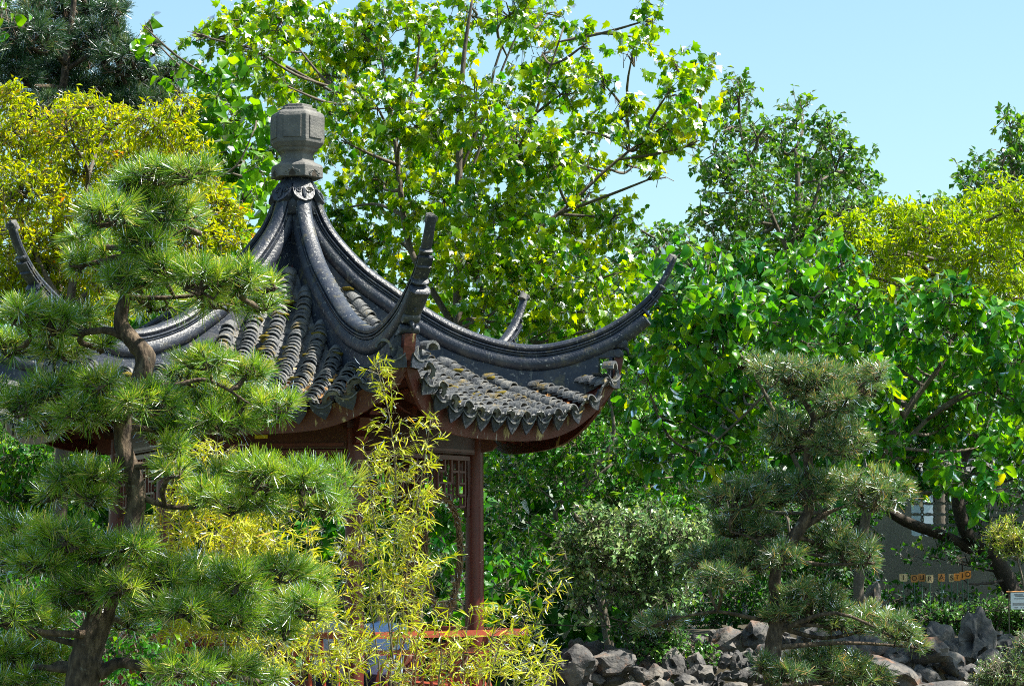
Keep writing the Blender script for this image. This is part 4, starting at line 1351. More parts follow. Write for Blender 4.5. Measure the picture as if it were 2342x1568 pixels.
# glossy shrub and ground cover
gtree('camellia_bush', 'rounded bush with small shiny pale leaves beside the right hand pine', 26.3, 0.5,
      [(1360, 1200, 50, 35), (1450, 1210, 80, 45), (1540, 1230, 70, 45), (1390, 1270, 80, 50), (1490, 1290, 90, 50), (1580, 1290, 45, 40), (1340, 1310, 50, 40), (1430, 1350, 70, 40), (1530, 1370, 70, 35), (1350, 1380, 50, 30), (1600, 1220, 25, 30), (1310, 1240, 30, 30)],
      [(1470, 1470, 12), (1465, 1400, 11), (1450, 1320, 8), (1455, 1230, 5)], 'small', 0.072, 2.2, 'camellia', 18, limb_r=0.012, k=7, flat=1.0, droop=0.1, cat='bush', gap=(2.2, -0.25))
gtree('ivy_plant', 'bright ivy spilling over the rocks under the shiny bush', 26.3, 0.15,
      [(1480, 1450, 60, 20), (1540, 1475, 60, 25), (1500, 1500, 60, 25), (1590, 1500, 40, 30), (1440, 1430, 40, 15), (1560, 1530, 50, 20), (1620, 1510, 25, 20)],
      [(1500, 1560, 6), (1510, 1510, 5), (1520, 1470, 3)], 'small', 0.07, 2.0, 'ivy', 19, limb_r=0.008, k=6, flat=1.0, droop=0.2, cat='plant')
gtree('ivy_plant', 'shiny ivy mound below the small white notice', 28.4, 0.25,
      [(2130, 1410, 45, 22), (2190, 1405, 50, 20), (2260, 1410, 50, 28), (2310, 1430, 50, 32), (2300, 1390, 45, 14), (2345, 1410, 30, 30), (2170, 1430, 40, 14)],
      [(2280, 1500, 6), (2280, 1440, 5), (2290, 1410, 3)], 'small', 0.065, 2.4, 'ivy', 20, limb_r=0.008, k=6, flat=1.1, droop=0.1, cat='plant')
gtree('juniper_bush', 'feathery grey green juniper in the bottom corner before the rocks', 24.5, 0.2,
      [(2290, 1530, 50, 22), (2330, 1510, 30, 25), (2310, 1560, 60, 25), (2260, 1555, 35, 15), (2345, 1475, 20, 30), (2340, 1545, 40, 30)],
      [(2320, 1640, 8), (2320, 1590, 7), (2325, 1530, 4)], 'bamboo', 0.055, 1.5, 'needle_blue', 21, limb_r=0.008, k=9, flat=0.4, droop=0.0, cat='bush', hue=0.15)
gtree('pine_seedling', 'small bright pine shoots at the right edge above the notice', 28.8, 0.1,
      [(2295, 1215, 16, 22), (2310, 1250, 24, 16), (2335, 1240, 20, 22), (2280, 1240, 12, 12)],
      [(2345, 1420, 5), (2340, 1330, 5), (2320, 1260, 3)], 'bamboo', 0.07, 3.2, 'needle', 22, limb_r=0.008, k=9, flat=0.3, droop=-0.5, cat='tree', hue=0.3)

# the sculpted pine on the right
rp = [(1785, 850, 70, 28), (1740, 830, 30, 20), (1870, 875, 70, 45), (1820, 890, 50, 30), (1960, 885, 62, 40), (1915, 920, 60, 28), (2005, 850, 25, 25), (1825, 1000, 75, 42), (1925, 1010, 65, 45), (1785, 975, 40, 30), (1890, 970, 50, 30),
      (1690, 1140, 75, 38), (1770, 1125, 65, 40), (1850, 1120, 60, 35), (1930, 1115, 45, 35), (2005, 1130, 75, 45), (2050, 1115, 40, 25), (1690, 1205, 65, 35), (1750, 1210, 40, 25), (1620, 1275, 65, 28), (1710, 1280, 75, 35), (1790, 1275, 40, 30),
      (1900, 1235, 60, 35), (1950, 1265, 55, 35), (1985, 1270, 25, 30), (1650, 1320, 60, 25), (1870, 1390, 75, 50), (1830, 1360, 40, 30), (1920, 1420, 40, 30), (1520, 1420, 50, 16), (1480, 1430, 30, 10), (1985, 1420, 55, 35), (2050, 1440, 50, 35), (2090, 1465, 28, 25), (1790, 1400, 40, 30), (1890, 1520, 100, 35), (1960, 1550, 70, 25), (1800, 1540, 50, 25), (1740, 1520, 30, 20)]
pine('pine_tree', 'sculpted pine with a twisting trunk standing before the rockery', clump_list([(a, b, c * 1.12, e * 1.22) for a, b, c, e in rp], 23.5, 0.45, 3), 23.5,
     trunk_px([(1765, 1568, 44), (1768, 1480, 40), (1778, 1400, 32), (1772, 1330, 28), (1785, 1270, 30), (1825, 1215, 30), (1850, 1160, 24), (1848, 1090, 20), (1850, 1020, 22), (1862, 960, 17), (1850, 935, 13), (1834, 905, 11), (1845, 860, 7)], 23.5),
     [trunk_px([(1835, 1205, 16), (1870, 1185, 15), (1910, 1165, 8), (1990, 1140, 5)], 23.5), trunk_px([(1862, 955, 12), (1900, 945, 9), (1935, 920, 6)], 23.5),
      trunk_px([(1770, 1420, 12), (1720, 1412, 10), (1640, 1398, 8), (1560, 1410, 4)], 23.5), trunk_px([(1780, 1270, 14), (1750, 1260, 10), (1720, 1230, 7), (1670, 1215, 4)], 23.5)],
     0.108, 2300, 38, 'needle_blue', 0.0052, tan=0.13)

# the sculpted pine in front on the left
lp = [(360, 400, 80, 35), (430, 395, 55, 30), (300, 430, 70, 35), (470, 390, 25, 25), (260, 490, 90, 50), (370, 485, 90, 55), (430, 510, 50, 45), (200, 545, 50, 35), (230, 590, 65, 30), (340, 560, 70, 40), (180, 600, 40, 22),
      (300, 640, 75, 45), (380, 620, 70, 40), (460, 645, 80, 50), (550, 640, 65, 55), (590, 690, 45, 35), (500, 690, 80, 30), (345, 690, 80, 30), (620, 650, 25, 25),
      (50, 720, 55, 40), (120, 740, 60, 45), (190, 735, 50, 40), (30, 790, 45, 40), (140, 800, 70, 35), (240, 790, 40, 25),
      (480, 830, 80, 28), (560, 850, 60, 28), (420, 860, 60, 30), (130, 890, 90, 35), (230, 880, 60, 30), (50, 930, 60, 40), (330, 920, 85, 45), (430, 925, 80, 45), (540, 920, 75, 45), (630, 930, 60, 40), (200, 940, 90, 40), (370, 980, 80, 30), (500, 965, 90, 28), (100, 970, 60, 30), (-20, 900, 50, 40),
      (160, 1090, 70, 30), (220, 1090, 60, 35), (120, 1130, 50, 25), (200, 1140, 60, 25), (385, 1080, 45, 28), (400, 1030, 40, 25),
      (510, 1090, 80, 40), (600, 1090, 75, 45), (690, 1100, 65, 45), (770, 1110, 55, 45), (550, 1150, 90, 35), (650, 1150, 80, 38), (750, 1160, 50, 40), (470, 1130, 50, 35),
      (50, 1215, 80, 40), (140, 1235, 75, 45), (220, 1260, 70, 40), (300, 1250, 55, 38), (30, 1275, 60, 35), (100, 1290, 80, 30),
      (370, 1320, 70, 45), (460, 1325, 75, 50), (550, 1340, 70, 50), (640, 1310, 60, 40), (710, 1330, 50, 50), (690, 1390, 60, 45), (420, 1390, 80, 35), (520, 1410, 80, 40), (610, 1420, 55, 40), (330, 1390, 50, 40), (650, 1440, 30, 25),
      (200, 1345, 70, 35), (270, 1345, 55, 35), (150, 1370, 60, 30), (30, 1400, 70, 45), (90, 1430, 60, 40), (20, 1500, 70, 45), (100, 1520, 70, 45), (60, 1560, 90, 30), (290, 1420, 50, 30),
      (420, 1530, 80, 25), (520, 1525, 90, 25), (600, 1550, 60, 20)]
pine('pine_tree', 'large sculpted black pine with layered needle pads covering the pavilion corner', clump_list(lp, 15.5, 0.5, 4), 15.5,
     trunk_px([(185, 1575, 80), (200, 1490, 74), (225, 1420, 62), (262, 1320, 52), (295, 1230, 46), (312, 1150, 44), (303, 1080, 42), (280, 1010, 40), (288, 940, 38), (318, 870, 42), (332, 815, 46), (300, 775, 40), (275, 735, 34), (290, 665, 26), (285, 600, 24), (300, 545, 18), (345, 460, 12), (370, 400, 7)], 15.5),
     [trunk_px([(225, 1540, 34), (270, 1515, 26), (310, 1520, 24), (370, 1535, 16), (450, 1520, 9)], 15.5),
      trunk_px([(285, 770, 22), (240, 755, 18), (160, 765, 12), (70, 770, 7)], 15.5),
      trunk_px([(285, 590, 18), (330, 570, 15), (380, 545, 9), (430, 520, 5)], 15.5),
      trunk_px([(330, 880, 16), (400, 880, 12), (480, 870, 9), (580, 930, 5)], 15.5),
      trunk_px([(310, 1130, 16), (400, 1160, 12), (520, 1150, 9), (700, 1140, 5)], 15.5),
      trunk_px([(270, 1320, 18), (380, 1380, 12), (500, 1400, 9), (640, 1380, 5)], 15.5),
      trunk_px([(290, 1090, 14), (230, 1085, 10), (160, 1110, 6)], 15.5),
      trunk_px([(285, 950, 14), (200, 960, 10), (90, 950, 6)], 15.5),
      trunk_px([(285, 1270, 16), (200, 1280, 10), (90, 1260, 6)], 15.5),
      trunk_px([(290, 680, 14), (400, 680, 10), (520, 665, 6)], 15.5)],
     0.112, 2900, 42, 'needle', 0.0040, tan=0.09)

# ------------------------------------------------------------------ bamboo
def bamboo(name, label, Y, culms, leaf_n, size=0.095, seed=1, hue=0.0, spreadm=1.0):
    """culms: lists of picture points, first one lowest; leaves on side twigs at the upper nodes"""
    r = np.random.default_rng(seed)
    foot = at(culms[0][0][0], culms[0][0][1], Y)
    off = np.array([foot.x, foot.y, 0.0])
    t = thing(name, label, 'bamboo', tuple(off))
    P, D, W = [], [], []
    tb = MB()
    for cpts in culms:
        dy = r.uniform(-0.45, 0.45)
        pts = [at(p[0], p[1], Y + dy) for p in cpts]
        b = pts[0]
        if b.z > 0:
            pts = [Vector((b.x + 0.15 * (b.x - pts[1].x) / max(0.2, pts[1].z - b.z), b.y, 0.0))] + pts
        sp = smooth_path(pts, 8)
        w = cpts[0][2] * mpp(Y) / 2
        n = len(sp)
        MB().tube([Vector(p) - Vector(off) for p in sp], [w * (1 - 0.75 * i / n) for i in range(n)], 6).build('culm', 'culm', t, True)
        ln = np.linalg.norm(np.diff(sp, axis=0), axis=1).sum()
        nb = int(max(6, ln / 0.055))
        f0 = cpts[0][3] if len(cpts[0]) > 3 else 0.25
        for q in range(nb):
            f = f0 + (1 - f0) * (q + r.random()) / nb
            i = min(n - 2, int(f * (n - 1)))
            p = sp[i] + (sp[i + 1] - sp[i]) * r.random()
            a = r.uniform(0, 2 * PI)
            L = r.uniform(0.08, 0.34) * (1.25 - 0.8 * f) * spreadm
            d = np.array([math.cos(a), math.sin(a), r.uniform(0.15, 0.9)])
            d /= np.linalg.norm(d)
            e = p + d * L
            tb.tube([Vector(p - off), Vector((p + e) / 2 + r.normal(0, 0.012, 3) - off), Vector(e - off)], [0.0025, 0.002, 0.001], 3, cap=False)
            m = max(2, int(L / 0.028))
            for g in range(m):
                P.append(p + d * L * (0.3 + 0.75 * g / m))
                D.append(d)
                W.append(0)
    P, D = np.array(P), np.array(D)
    idx = r.integers(0, len(P), leaf_n)
    pos = P[idx] + r.normal(0, 0.012, (leaf_n, 3))
    al = unit(D[idx] * 0.55 + r.normal(size=(leaf_n, 3)) * 0.6 + np.array([0, 0, -0.25]))
    nm = r.normal(size=(leaf_n, 3)) * 0.8 + np.array([0, 0, 0.7])
    S = size * r.uniform(0.55, 1.2, leaf_n)
    clr = np.clip(r.normal(0.5, 0.2, leaf_n) + hue, 0, 1)
    V, F, rn = scatter(*LEAF['bamboo'], frames(al, nm), pos - off, S, clr)
    o = link_mesh('leaves', tri_mesh('leaves', V, F, rn), 'bamboo', t)
    o['kind'] = 'stuff'
    V0 = np.array(tb.V)
    F0 = np.array([(f[0], f[1], f[2]) for f in tb.F] + [(f[0], f[2], f[3]) for f in tb.F])
    o = link_mesh('twigs', tri_mesh('twigs', V0, F0), 'culm', t)
    o['kind'] = 'stuff'
    return t


bamboo('bamboo_clump', 'tall yellow green bamboo rising in front of the pavilion corner', 19.5,
       [[(893, 1568, 6, 0.30), (900, 1300, 5), (905, 1100, 4), (890, 950, 3), (858, 830, 2)], [(915, 1568, 5, 0.32), (925, 1350, 4), (955, 1150, 3), (985, 960, 2)],
        [(870, 1568, 5, 0.30), (850, 1400, 4), (835, 1250, 3), (800, 1080, 2)], [(940, 1568, 4, 0.0), (960, 1440, 4), (990, 1330, 3), (1010, 1280, 2)],
        [(840, 1568, 4, 0.0), (800, 1440, 4), (780, 1330, 3), (790, 1230, 2)], [(905, 1568, 5, 0.35), (870, 1300, 4), (850, 1150, 3), (840, 1040, 2)],
        [(900, 1568, 4, 0.35), (930, 1300, 4), (940, 1180, 3), (925, 1080, 2)]], 3600, seed=1)
bamboo('bamboo_clump', 'low dense bamboo filling the foreground under the bench rail', 19.0,
       [[(760, 1600, 5, 0.0), (755, 1500, 4), (745, 1420, 3)], [(700, 1600, 5, 0), (690, 1540, 4), (700, 1470, 3)], [(800, 1600, 5, 0), (795, 1510, 4), (790, 1430, 3)], [(1000, 1600, 5, 0), (1010, 1500, 4), (1000, 1420, 3)], [(1060, 1600, 5, 0), (1060, 1500, 4), (1075, 1390, 3)],
        [(1110, 1600, 5, 0), (1130, 1520, 4), (1150, 1450, 3)], [(1180, 1600, 5, 0), (1200, 1540, 4), (1215, 1490, 3)], [(640, 1600, 5, 0), (630, 1550, 4), (620, 1490, 3)], [(950, 1600, 5, 0), (950, 1520, 4), (960, 1440, 3)], [(570, 1600, 5, 0), (570, 1540, 4), (560, 1480, 3)], [(1230, 1600, 4, 0), (1250, 1550, 3), (1270, 1500, 2)]], 4000, seed=2, spreadm=1.25)
bamboo('bamboo_clump', 'thin bare bamboo sprays leaning right of the red column', 19.8,
       [[(1150, 1600, 4, 0.45), (1180, 1480, 3), (1215, 1380, 3), (1265, 1270, 2)], [(1170, 1600, 4, 0.5), (1195, 1500, 3), (1230, 1420, 3), (1275, 1330, 2)], [(1120, 1600, 4, 0.3), (1125, 1460, 3), (1150, 1400, 3), (1175, 1370, 2)]], 320, seed=3, spreadm=0.8)
bamboo('bamboo_clump', 'golden bamboo thicket glowing behind the large black pine', 20.6,
       [[(450, 1600, 6, 0.35), (440, 1350, 5), (445, 1150, 4), (430, 1010, 3)], [(520, 1600, 6, 0.35), (510, 1350, 5), (500, 1150, 4), (490, 1020, 3)], [(590, 1600, 6, 0.35), (580, 1380, 5), (560, 1250, 4), (540, 1160, 3)], [(660, 1600, 6, 0.3), (650, 1400, 5), (630, 1260, 4), (620, 1180, 3)], [(720, 1600, 6, 0.3), (715, 1420, 5), (700, 1300, 4), (705, 1190, 3)],
        [(380, 1600, 6, 0.35), (370, 1380, 5), (365, 1250, 4), (380, 1150, 3)], [(620, 1600, 6, 0.35), (600, 1360, 5), (590, 1230, 4), (600, 1150, 3)], [(480, 1600, 6, 0.35), (460, 1350, 5), (470, 1200, 4), (450, 1080, 3)], [(540, 1600, 6, 0.35), (545, 1400, 5), (530, 1280, 4), (550, 1190, 3)], [(410, 1600, 5, 0.3), (400, 1400, 5), (410, 1200, 4), (400, 1050, 3)]], 8500, seed=4, hue=0.08, size=0.11, spreadm=1.35)

# ------------------------------------------------------------------ rockery
def rock_mesh(R, seed, holes=3, sub=3, peak=0.0):
    g = bmesh.new()
    bmesh.ops.create_icosphere(g, subdivisions=sub, radius=1)
    r = random.Random(seed)
    off = Vector((r.uniform(0, 99), r.uniform(0, 99), r.uniform(0, 99)))
    hs = []
    for _ in range(holes):
        h = Vector((r.uniform(-1, 1), r.uniform(-1.2, 0.0), r.uniform(-0.7, 0.8))).normalized()
        hs.append((h, r.uniform(0.24, 0.5)))
    planes = [(Vector((r.gauss(0, 1), r.gauss(0, 1), r.gauss(0, 1))).normalized(), r.uniform(0.55, 0.9)) for _ in range(6)]
    for v in g.verts:
        c = v.co.copy()
        n1 = noise.noise(c * 1.3 + off)
        n2 = noise.noise(c * 3.1 + off)
        n3 = abs(noise.noise(c * 6.0 + off))
        f = 1.12 + 0.42 * n1 + 0.26 * n2 - 0.22 * n3
        for h, w in hs:
            a = c.angle(h)
            if a < w * 1.25:
                f -= 0.6 * max(0, 1 - (a / w) ** 4) if a < w else 0
                f += 0.12 * math.exp(-((a - w) / 0.09) ** 2)
        q = c * f
        for pn, pd in planes:
            e = q.dot(pn) - pd
            if e > 0:
                q -= pn * e * 0.7
        if peak and q.z > 0:
            q.x *= 1 - peak * min(1, q.z)
            q.y *= 1 - peak * min(1, q.z)
        v.co = Vector((q.x * R[0], q.y * R[1], q.z * R[2]))
    me = bpy.data.meshes.new('rock')
    g.to_mesh(me)
    g.free()
    me.polygons.foreach_set('use_smooth', [True] * len(me.polygons))
    me.set_sharp_from_angle(angle=math.radians(32))
    return me


RK = thing('rockery', 'weathered rockery wall of pitted lake stones along the bottom right', 'rockery', (4.5, 26.6, 0))


def rock(px, py, rx, ry, Y, seed, label=None, holes=3, rot=0.0, **kw):
    k = mpp(Y)
    o = link_mesh('rock', rock_mesh((rx * k, (rx + ry) / 2 * k * 0.9, ry * k), seed, holes, **kw), 'rock', RK)
    p = at(px, py, Y) - Vector((4.5, 26.6, 0))
    o.location = p
    o.rotation_euler = (0, rot, 0)
    if label:
        o['label'] = label
    return o


rock(2230, 1468, 36, 66, 26.3, 1, 'tall pale stone with deep round holes', 5, 0.06, sub=4)
rock(1318, 1512, 44, 48, 25.6, 2, 'grey stone coming to a blunt peak', 2, -0.1, peak=0.55, sub=4)
rock(1405, 1516, 52, 32, 25.8, 3, None, 1)
rock(2000, 1362, 20, 30, 29.6, 4, 'small upright stone like a stump', 1, 0.3)
rock(1968, 1382, 24, 26, 29.6, 5, None, 1)
rock(2290, 1500, 45, 45, 26.5, 6, 'reddish brown stone beside the tall stone', 2, 0.3)
rock(2120, 1490, 50, 30, 25.9, 7, None, 2)
rock(2050, 1540, 75, 30, 25.5, 8, 'long slanting blue grey slab stone', 1, 0.45)
rock(2200, 1580, 140, 22, 25.2, 9, 'long flat stone with yellow moss', 0)
rr_ = random.Random(5)
sd_ = 20
for row, (yy, Yd, x0, x1, st) in enumerate(((1462, 27.0, 1600, 2330, 62), (1492, 26.5, 1290, 2330, 66), (1522, 26.1, 1270, 2340, 68), (1552, 25.8, 1240, 2360, 72), (1590, 25.5, 1230, 2380, 84))):
    x = x0
    while x < x1:
        big = rr_.random() < 0.3
        sx = st * (rr_.uniform(0.45, 0.7) if big else rr_.uniform(0.2, 0.42))
        sy = rr_.uniform(22, 38) if big else rr_.uniform(12, 26)
        if not (2190 < x < 2270 and row in (0, 1)):
            rock(x, yy + rr_.uniform(-12, 12), sx, sy, Yd + rr_.uniform(-0.15, 0.15), sd_, None, rr_.choice((1, 2, 3, 4)), rr_.uniform(-0.7, 0.7), peak=rr_.choice((0, 0, 0.3)))
        sd_ += 1
        x += sx * rr_.uniform(1.25, 1.7)

# ------------------------------------------------------------------ garden wall with a lattice window, house beyond
WY = 33.2
wa, wb = at(1985, 1400, WY), at(2700, 1400, WY)
wz1 = at(2100, 1085, WY).z
wc, we = at(2085, 1225, WY), at(2225, 1125, WY)      # window corners: lower left, upper right
WALL = thing('garden_wall', 'shaded plaster garden wall with a curved lattice window', 'wall', (wa.x, WY, 0))
mb = MB()
for x0_, x1_, z0_, z1_ in ((wa.x, wc.x, 0, wz1), (we.x, wb.x, 0, wz1), (wc.x, we.x, 0, wc.z), (wc.x, we.x, we.z, wz1)):
    mb.box(((x0_ + x1_) / 2 - wa.x, 0.15, (z0_ + z1_) / 2), (x1_ - x0_, 0.3, z1_ - z0_))
mb.build('wall_panel', 'plaster', WALL)
mb = MB()
mb.prism([(-0.1, 0), (0.4, 0), (0.4, 0.04), (0.2, 0.2), (0.1, 0.2), (-0.1, 0.04)], (0, 0, wz1 + 0.002), (0, 1, 0), (0, 0, 1), (1, 0, 0), wb.x - wa.x)
mb.build('coping', 'tile', WALL)
lw, lh = we.x - wc.x, we.z - wc.z
for i in range(5):
    for j in range(4):
        cx = wc.x - wa.x + lw * (i + 0.5) / 5
        cz = wc.z + lh * (j + 0.5) / 4
        pts = [(cx + lw / 10 * 1.18 * math.cos(a), 0.12, cz + lh / 8 * 1.18 * math.sin(a)) for a in np.linspace(0.25 * PI * (j % 2), 2 * PI + 0.25 * PI * (j % 2), 15)]
        MB().tube(pts, 0.011, 5, cap=False).build('window_lattice', 'plaster', WALL)

M['pale'] = surf('pale blue painted siding', [(0.3, (0.50, 0.60, 0.72)), (0.7, (0.58, 0.68, 0.80))], 2, 0.7, 0.05)
M['glass'] = plain('dark window glass', (0.03, 0.04, 0.05), 0.08, 0.8)
hc = at(2133, 1190, 44)
HOU = thing('house', 'pale blue house glimpsed through the lattice window', 'house', (hc.x, 44, 0))
MB().box((0, 1.5, 1.75), (0.36, 3, 3.5)).build('wall', 'pale', HOU)
MB().prism([(-0.3, 0), (0.3, 0), (0, 0.4)], (0, -0.1, 3.5), (1, 0, 0), (0, 0, 1), (0, 1, 0), 3.2).build('roof', 'tile', HOU)
MB().box((0, -0.01, 1.1), (0.2, 0.06, 0.5)).build('window', 'glass', HOU)

# ------------------------------------------------------------------ letter markers, notice, rope
M['orange'] = surf('orange card', [(0.3, (0.55, 0.20, 0.035)), (0.7, (0.72, 0.27, 0.045))], 20, 0.7, 0.1)
M['cream'] = surf('cream card', [(0.3, (0.55, 0.40, 0.22)), (0.7, (0.68, 0.52, 0.30))], 20, 0.7, 0.1)
M['rust'] = surf('brown orange card', [(0.3, (0.40, 0.17, 0.05)), (0.7, (0.52, 0.24, 0.07))], 20, 0.7, 0.1)
M['ink'] = plain('black ink', (0.012, 0.010, 0.010), 0.7)
M['stake'] = plain('green stake', (0.05, 0.13, 0.09), 0.5)
M['white'] = surf('white notice board', [(0.3, (0.70, 0.72, 0.74)), (0.7, (0.78, 0.80, 0.82))], 10, 0.5, 0.02)
M['grey_ink'] = plain('grey print', (0.14, 0.15, 0.17), 0.7)
MARKS = [(2066, 1320, 19, 17, 'cream', '1', 'cream tapering card marker standing alone at the row end'),
         (2091, 1322, 17, 17, 'rust', 'O', 'brown orange card marker second in the row by the wall'),
         (2108, 1320, 17, 18, 'rust', 'U', 'brown orange card marker between a brown and a cream card'),
         (2126, 1323, 17, 18, 'cream', 'R', 'cream card marker closing the first group of letters'),
         (2153, 1320, 16, 18, 'rust', 'A', 'round brown card marker standing alone in mid row'),
         (2176, 1321, 13, 18, 'cream', 'S', 'narrow cream and orange card marker opening the bright group'),
         (2189, 1319, 16, 17, 'orange', 'T', 'dull orange card marker beside the brightest pair'),
         (2201, 1316, 14, 17, 'orange', 'I', 'bright orange card marker left of the last one'),
         (2213, 1313, 15, 18, 'orange', 'O', 'brightest orange card marker at the end of the row')]
for i, (px, py, w_, h_, mt, chx, lab) in enumerate(MARKS):
    Yk = 29.6 + 0.03 * (i % 3)
    p = at(px, py, Yk)
    k = mpp(Yk)
    t = thing('letter_marker', lab, 'marker', (p.x, Yk, 1.2), 'letter cards on green stakes before the wall')
    zz = p.z - 1.2
    MB().tube([(0, 0, 0), (0.004, 0, zz * 0.5), (0, 0, zz + h_ * k * 0.55)], 0.005, 6).build('stake', 'stake', t)
    w2, h2 = w_ * k / 2, h_ * k / 2
    o = MB().prism([(-w2 * 0.8, -h2), (w2 * 0.8, -h2), (w2, -h2 * 0.3), (w2 * 0.95, h2), (-w2 * 0.95, h2), (-w2, -h2 * 0.3)], (0, -0.006, zz), (1, 0, 0), (0, 0, 1), (0, -1, 0), 0.005).build('card', mt, t)
    fc = bpy.data.curves.new('letter', 'FONT')
    fc.body = chx
    fc.size = h_ * k * 0.9
    fc.align_x = 'CENTER'
    fc.align_y = 'CENTER'
    fc.extrude = 0.001
    fo = bpy.data.objects.new('letter', fc)
    COL.objects.link(fo)
    lm = bpy.data.meshes.new_from_object(fo.evaluated_get(bpy.context.evaluated_depsgraph_get()))
    bpy.data.objects.remove(fo)
    fo = link_mesh('letter', lm, 'ink', o)
    fo.location = (0, -0.013, zz)
    fo.rotation_euler = (PI / 2, 0, 0)

sp_ = at(2338, 1373, 27.9)
k = mpp(27.9)
NB = thing('notice_board', 'small white printed notice on a thin stake at the right edge', 'sign', (sp_.x, 27.9, 1.2))
zz = sp_.z - 1.2
MB().box((0.03, 0, zz), (66 * k, 0.012, 38 * k)).build('board', 'white', NB)
MB().tube([(-30 * k, 0.015, -0.1), (-30 * k, 0.015, zz + 27 * k)], 0.006, 6).build('stake', 'bark', NB)
MB().tube([(-36 * k, -0.004, zz + 20.5 * k), (40 * k, -0.004, zz + 21.5 * k)], 0.008, 6).build('top_bar', 'rust', NB)
bd = [o for o in NB.children if o.name.startswith('board')][0]
for (x0_, x1_, z_, h_) in ((-19, 2, 14, 2.2), (-16, 4, 11, 2.0), (-18, 4, 5, 1.6), (-22, 7, -5.0, 1.2), (-22, 7, -7.2, 1.2), (-22, 5, -9.4, 1.2), (-18, -10, -15, 1.8), (-4, -1, -15, 2.0), (2, 5, -15, 1.8)):
    MB().box(((x0_ + x1_) / 2 * k, -0.0075, zz + z_ * k), ((x1_ - x0_) * k, 0.002, h_ * k)).build('print_line', 'grey_ink', bd)

MB_r = MB()
r0, r1 = at(1150, 1425, 30.5), at(1470, 1430, 30.5)
MB_r.tube([r0, (r0 + r1) / 2 - Vector((0, 0, 0.01)), r1], 0.008, 6)
ro = MB_r.build('rope', 'bark_pine', None)
tag(ro, 'thin taut rope stretched between posts behind the right column', 'rope')
for p in (r0, r1):
    po = MB().tube([(p.x, p.y, 0.0), (p.x, p.y, p.z + 0.08)], 0.03, 8).build('post', 'bark_dark', None)
    tag(po, 'dark wooden rope post hidden in shrubs %s' % ('beside the pavilion' if p is r0 else 'under the shiny bush'), 'post')

# ------------------------------------------------------------------ woven vine hoop hanging in the pavilion
def turn(x, y):
    a = math.radians(4.6)
    return Vector((x * math.cos(a) - y * math.sin(a), x * math.sin(a) + y * math.cos(a), 0))


hx = turn(1.33, -0.70)
hz = at(1018, 1268, 24.3).z
WR = thing('vine_wreath', 'long oval hoop woven from dried vine hanging in the pavilion bay', 'wreath', (PC.x + hx.x, 25 + hx.y, hz))
dirx = (turn(1.64, -0.35) - turn(0.52, -1.6)).normalized()
k = mpp(24.3)
mb = MB()
for s_ in range(16):
    pts = []
    ph = s_ * 0.4
    for q in range(49):
        a = 2 * PI * q / 48
        rad = 0.016 + 0.010 * math.sin(s_ * 2.1)
        wv = a * (5 + s_ % 3) + ph
        ex = (52 * k * 1.25) * math.cos(a) * (1 + 0.08 * math.sin(a))
        ez = 130 * k * math.sin(a)
        o_ = Vector((math.cos(a), 0, math.sin(a))) * (rad * math.cos(wv))
        pts.append(dirx * (ex + o_.x) + Vector((0, 0, ez + o_.z)) + Vector((dirx.y, -dirx.x, 0)) * rad * math.sin(wv))
    mb.tube(pts, 0.0055, 4, cap=False)
M['vine'] = surf('dried vine', [(0.3, (0.09, 0.05, 0.025)), (0.7, (0.30, 0.19, 0.09))], 25, 0.8, 0.5)
M['straw'] = leaf_mat('dried straw', [(0, (0.16, 0.09, 0.03)), (1, (0.45, 0.30, 0.13))], (1.2, 1, 0.6), 0.2, 0.7)
mb.build('hoop', 'vine', WR, True)
n = 1300
a = rng.uniform(0, 2 * PI, n)
a[:350] = rng.normal(-PI / 2, 0.5, 350)
cx = (52 * k * 1.25) * np.cos(a) * (1 + 0.08 * np.sin(a))
P = np.outer(cx, np.array(dirx)) + np.outer(130 * k * np.sin(a), [0, 0, 1]) + rng.normal(0, 0.012, (n, 3))
V, F, r_ = scatter(*LEAF['bamboo'], frames(rand_dirs(n), rand_dirs(n)), P, rng.uniform(0.04, 0.09, n), rng.random(n))
link_mesh('straw', tri_mesh('straw', V, F, r_), 'straw', WR)['kind'] = 'stuff'
for sgn in (-0.5, 0.5):
    MB().tube([dirx * 0.12 * sgn + Vector((0, 0, 128 * k)), dirx * 0.18 * sgn + Vector((0, 0, ZT - 0.1 - hz))], 0.003, 4).build('string', 'culm', WR)

# ------------------------------------------------------------------ two people on the bench
M['skin'] = plain('skin', (0.42, 0.24, 0.17), 0.5)
M['hair'] = surf('black hair', [(0.3, (0.012, 0.009, 0.008)), (0.7, (0.03, 0.022, 0.018))], 60, 0.45, 0.5)
M['blue_cloth'] = surf('light blue cotton', [(0.3, (0.22, 0.36, 0.68)), (0.7, (0.30, 0.45, 0.78))], 12, 0.85, 0.4)
M['grey_cloth'] = surf('pale grey cotton', [(0.3, (0.36, 0.38, 0.44)), (0.7, (0.46, 0.48, 0.54))], 12, 0.85, 0.4)
M['navy'] = surf('navy trousers', [(0.3, (0.012, 0.018, 0.05)), (0.7, (0.03, 0.04, 0.09))], 14, 0.85, 0.3)


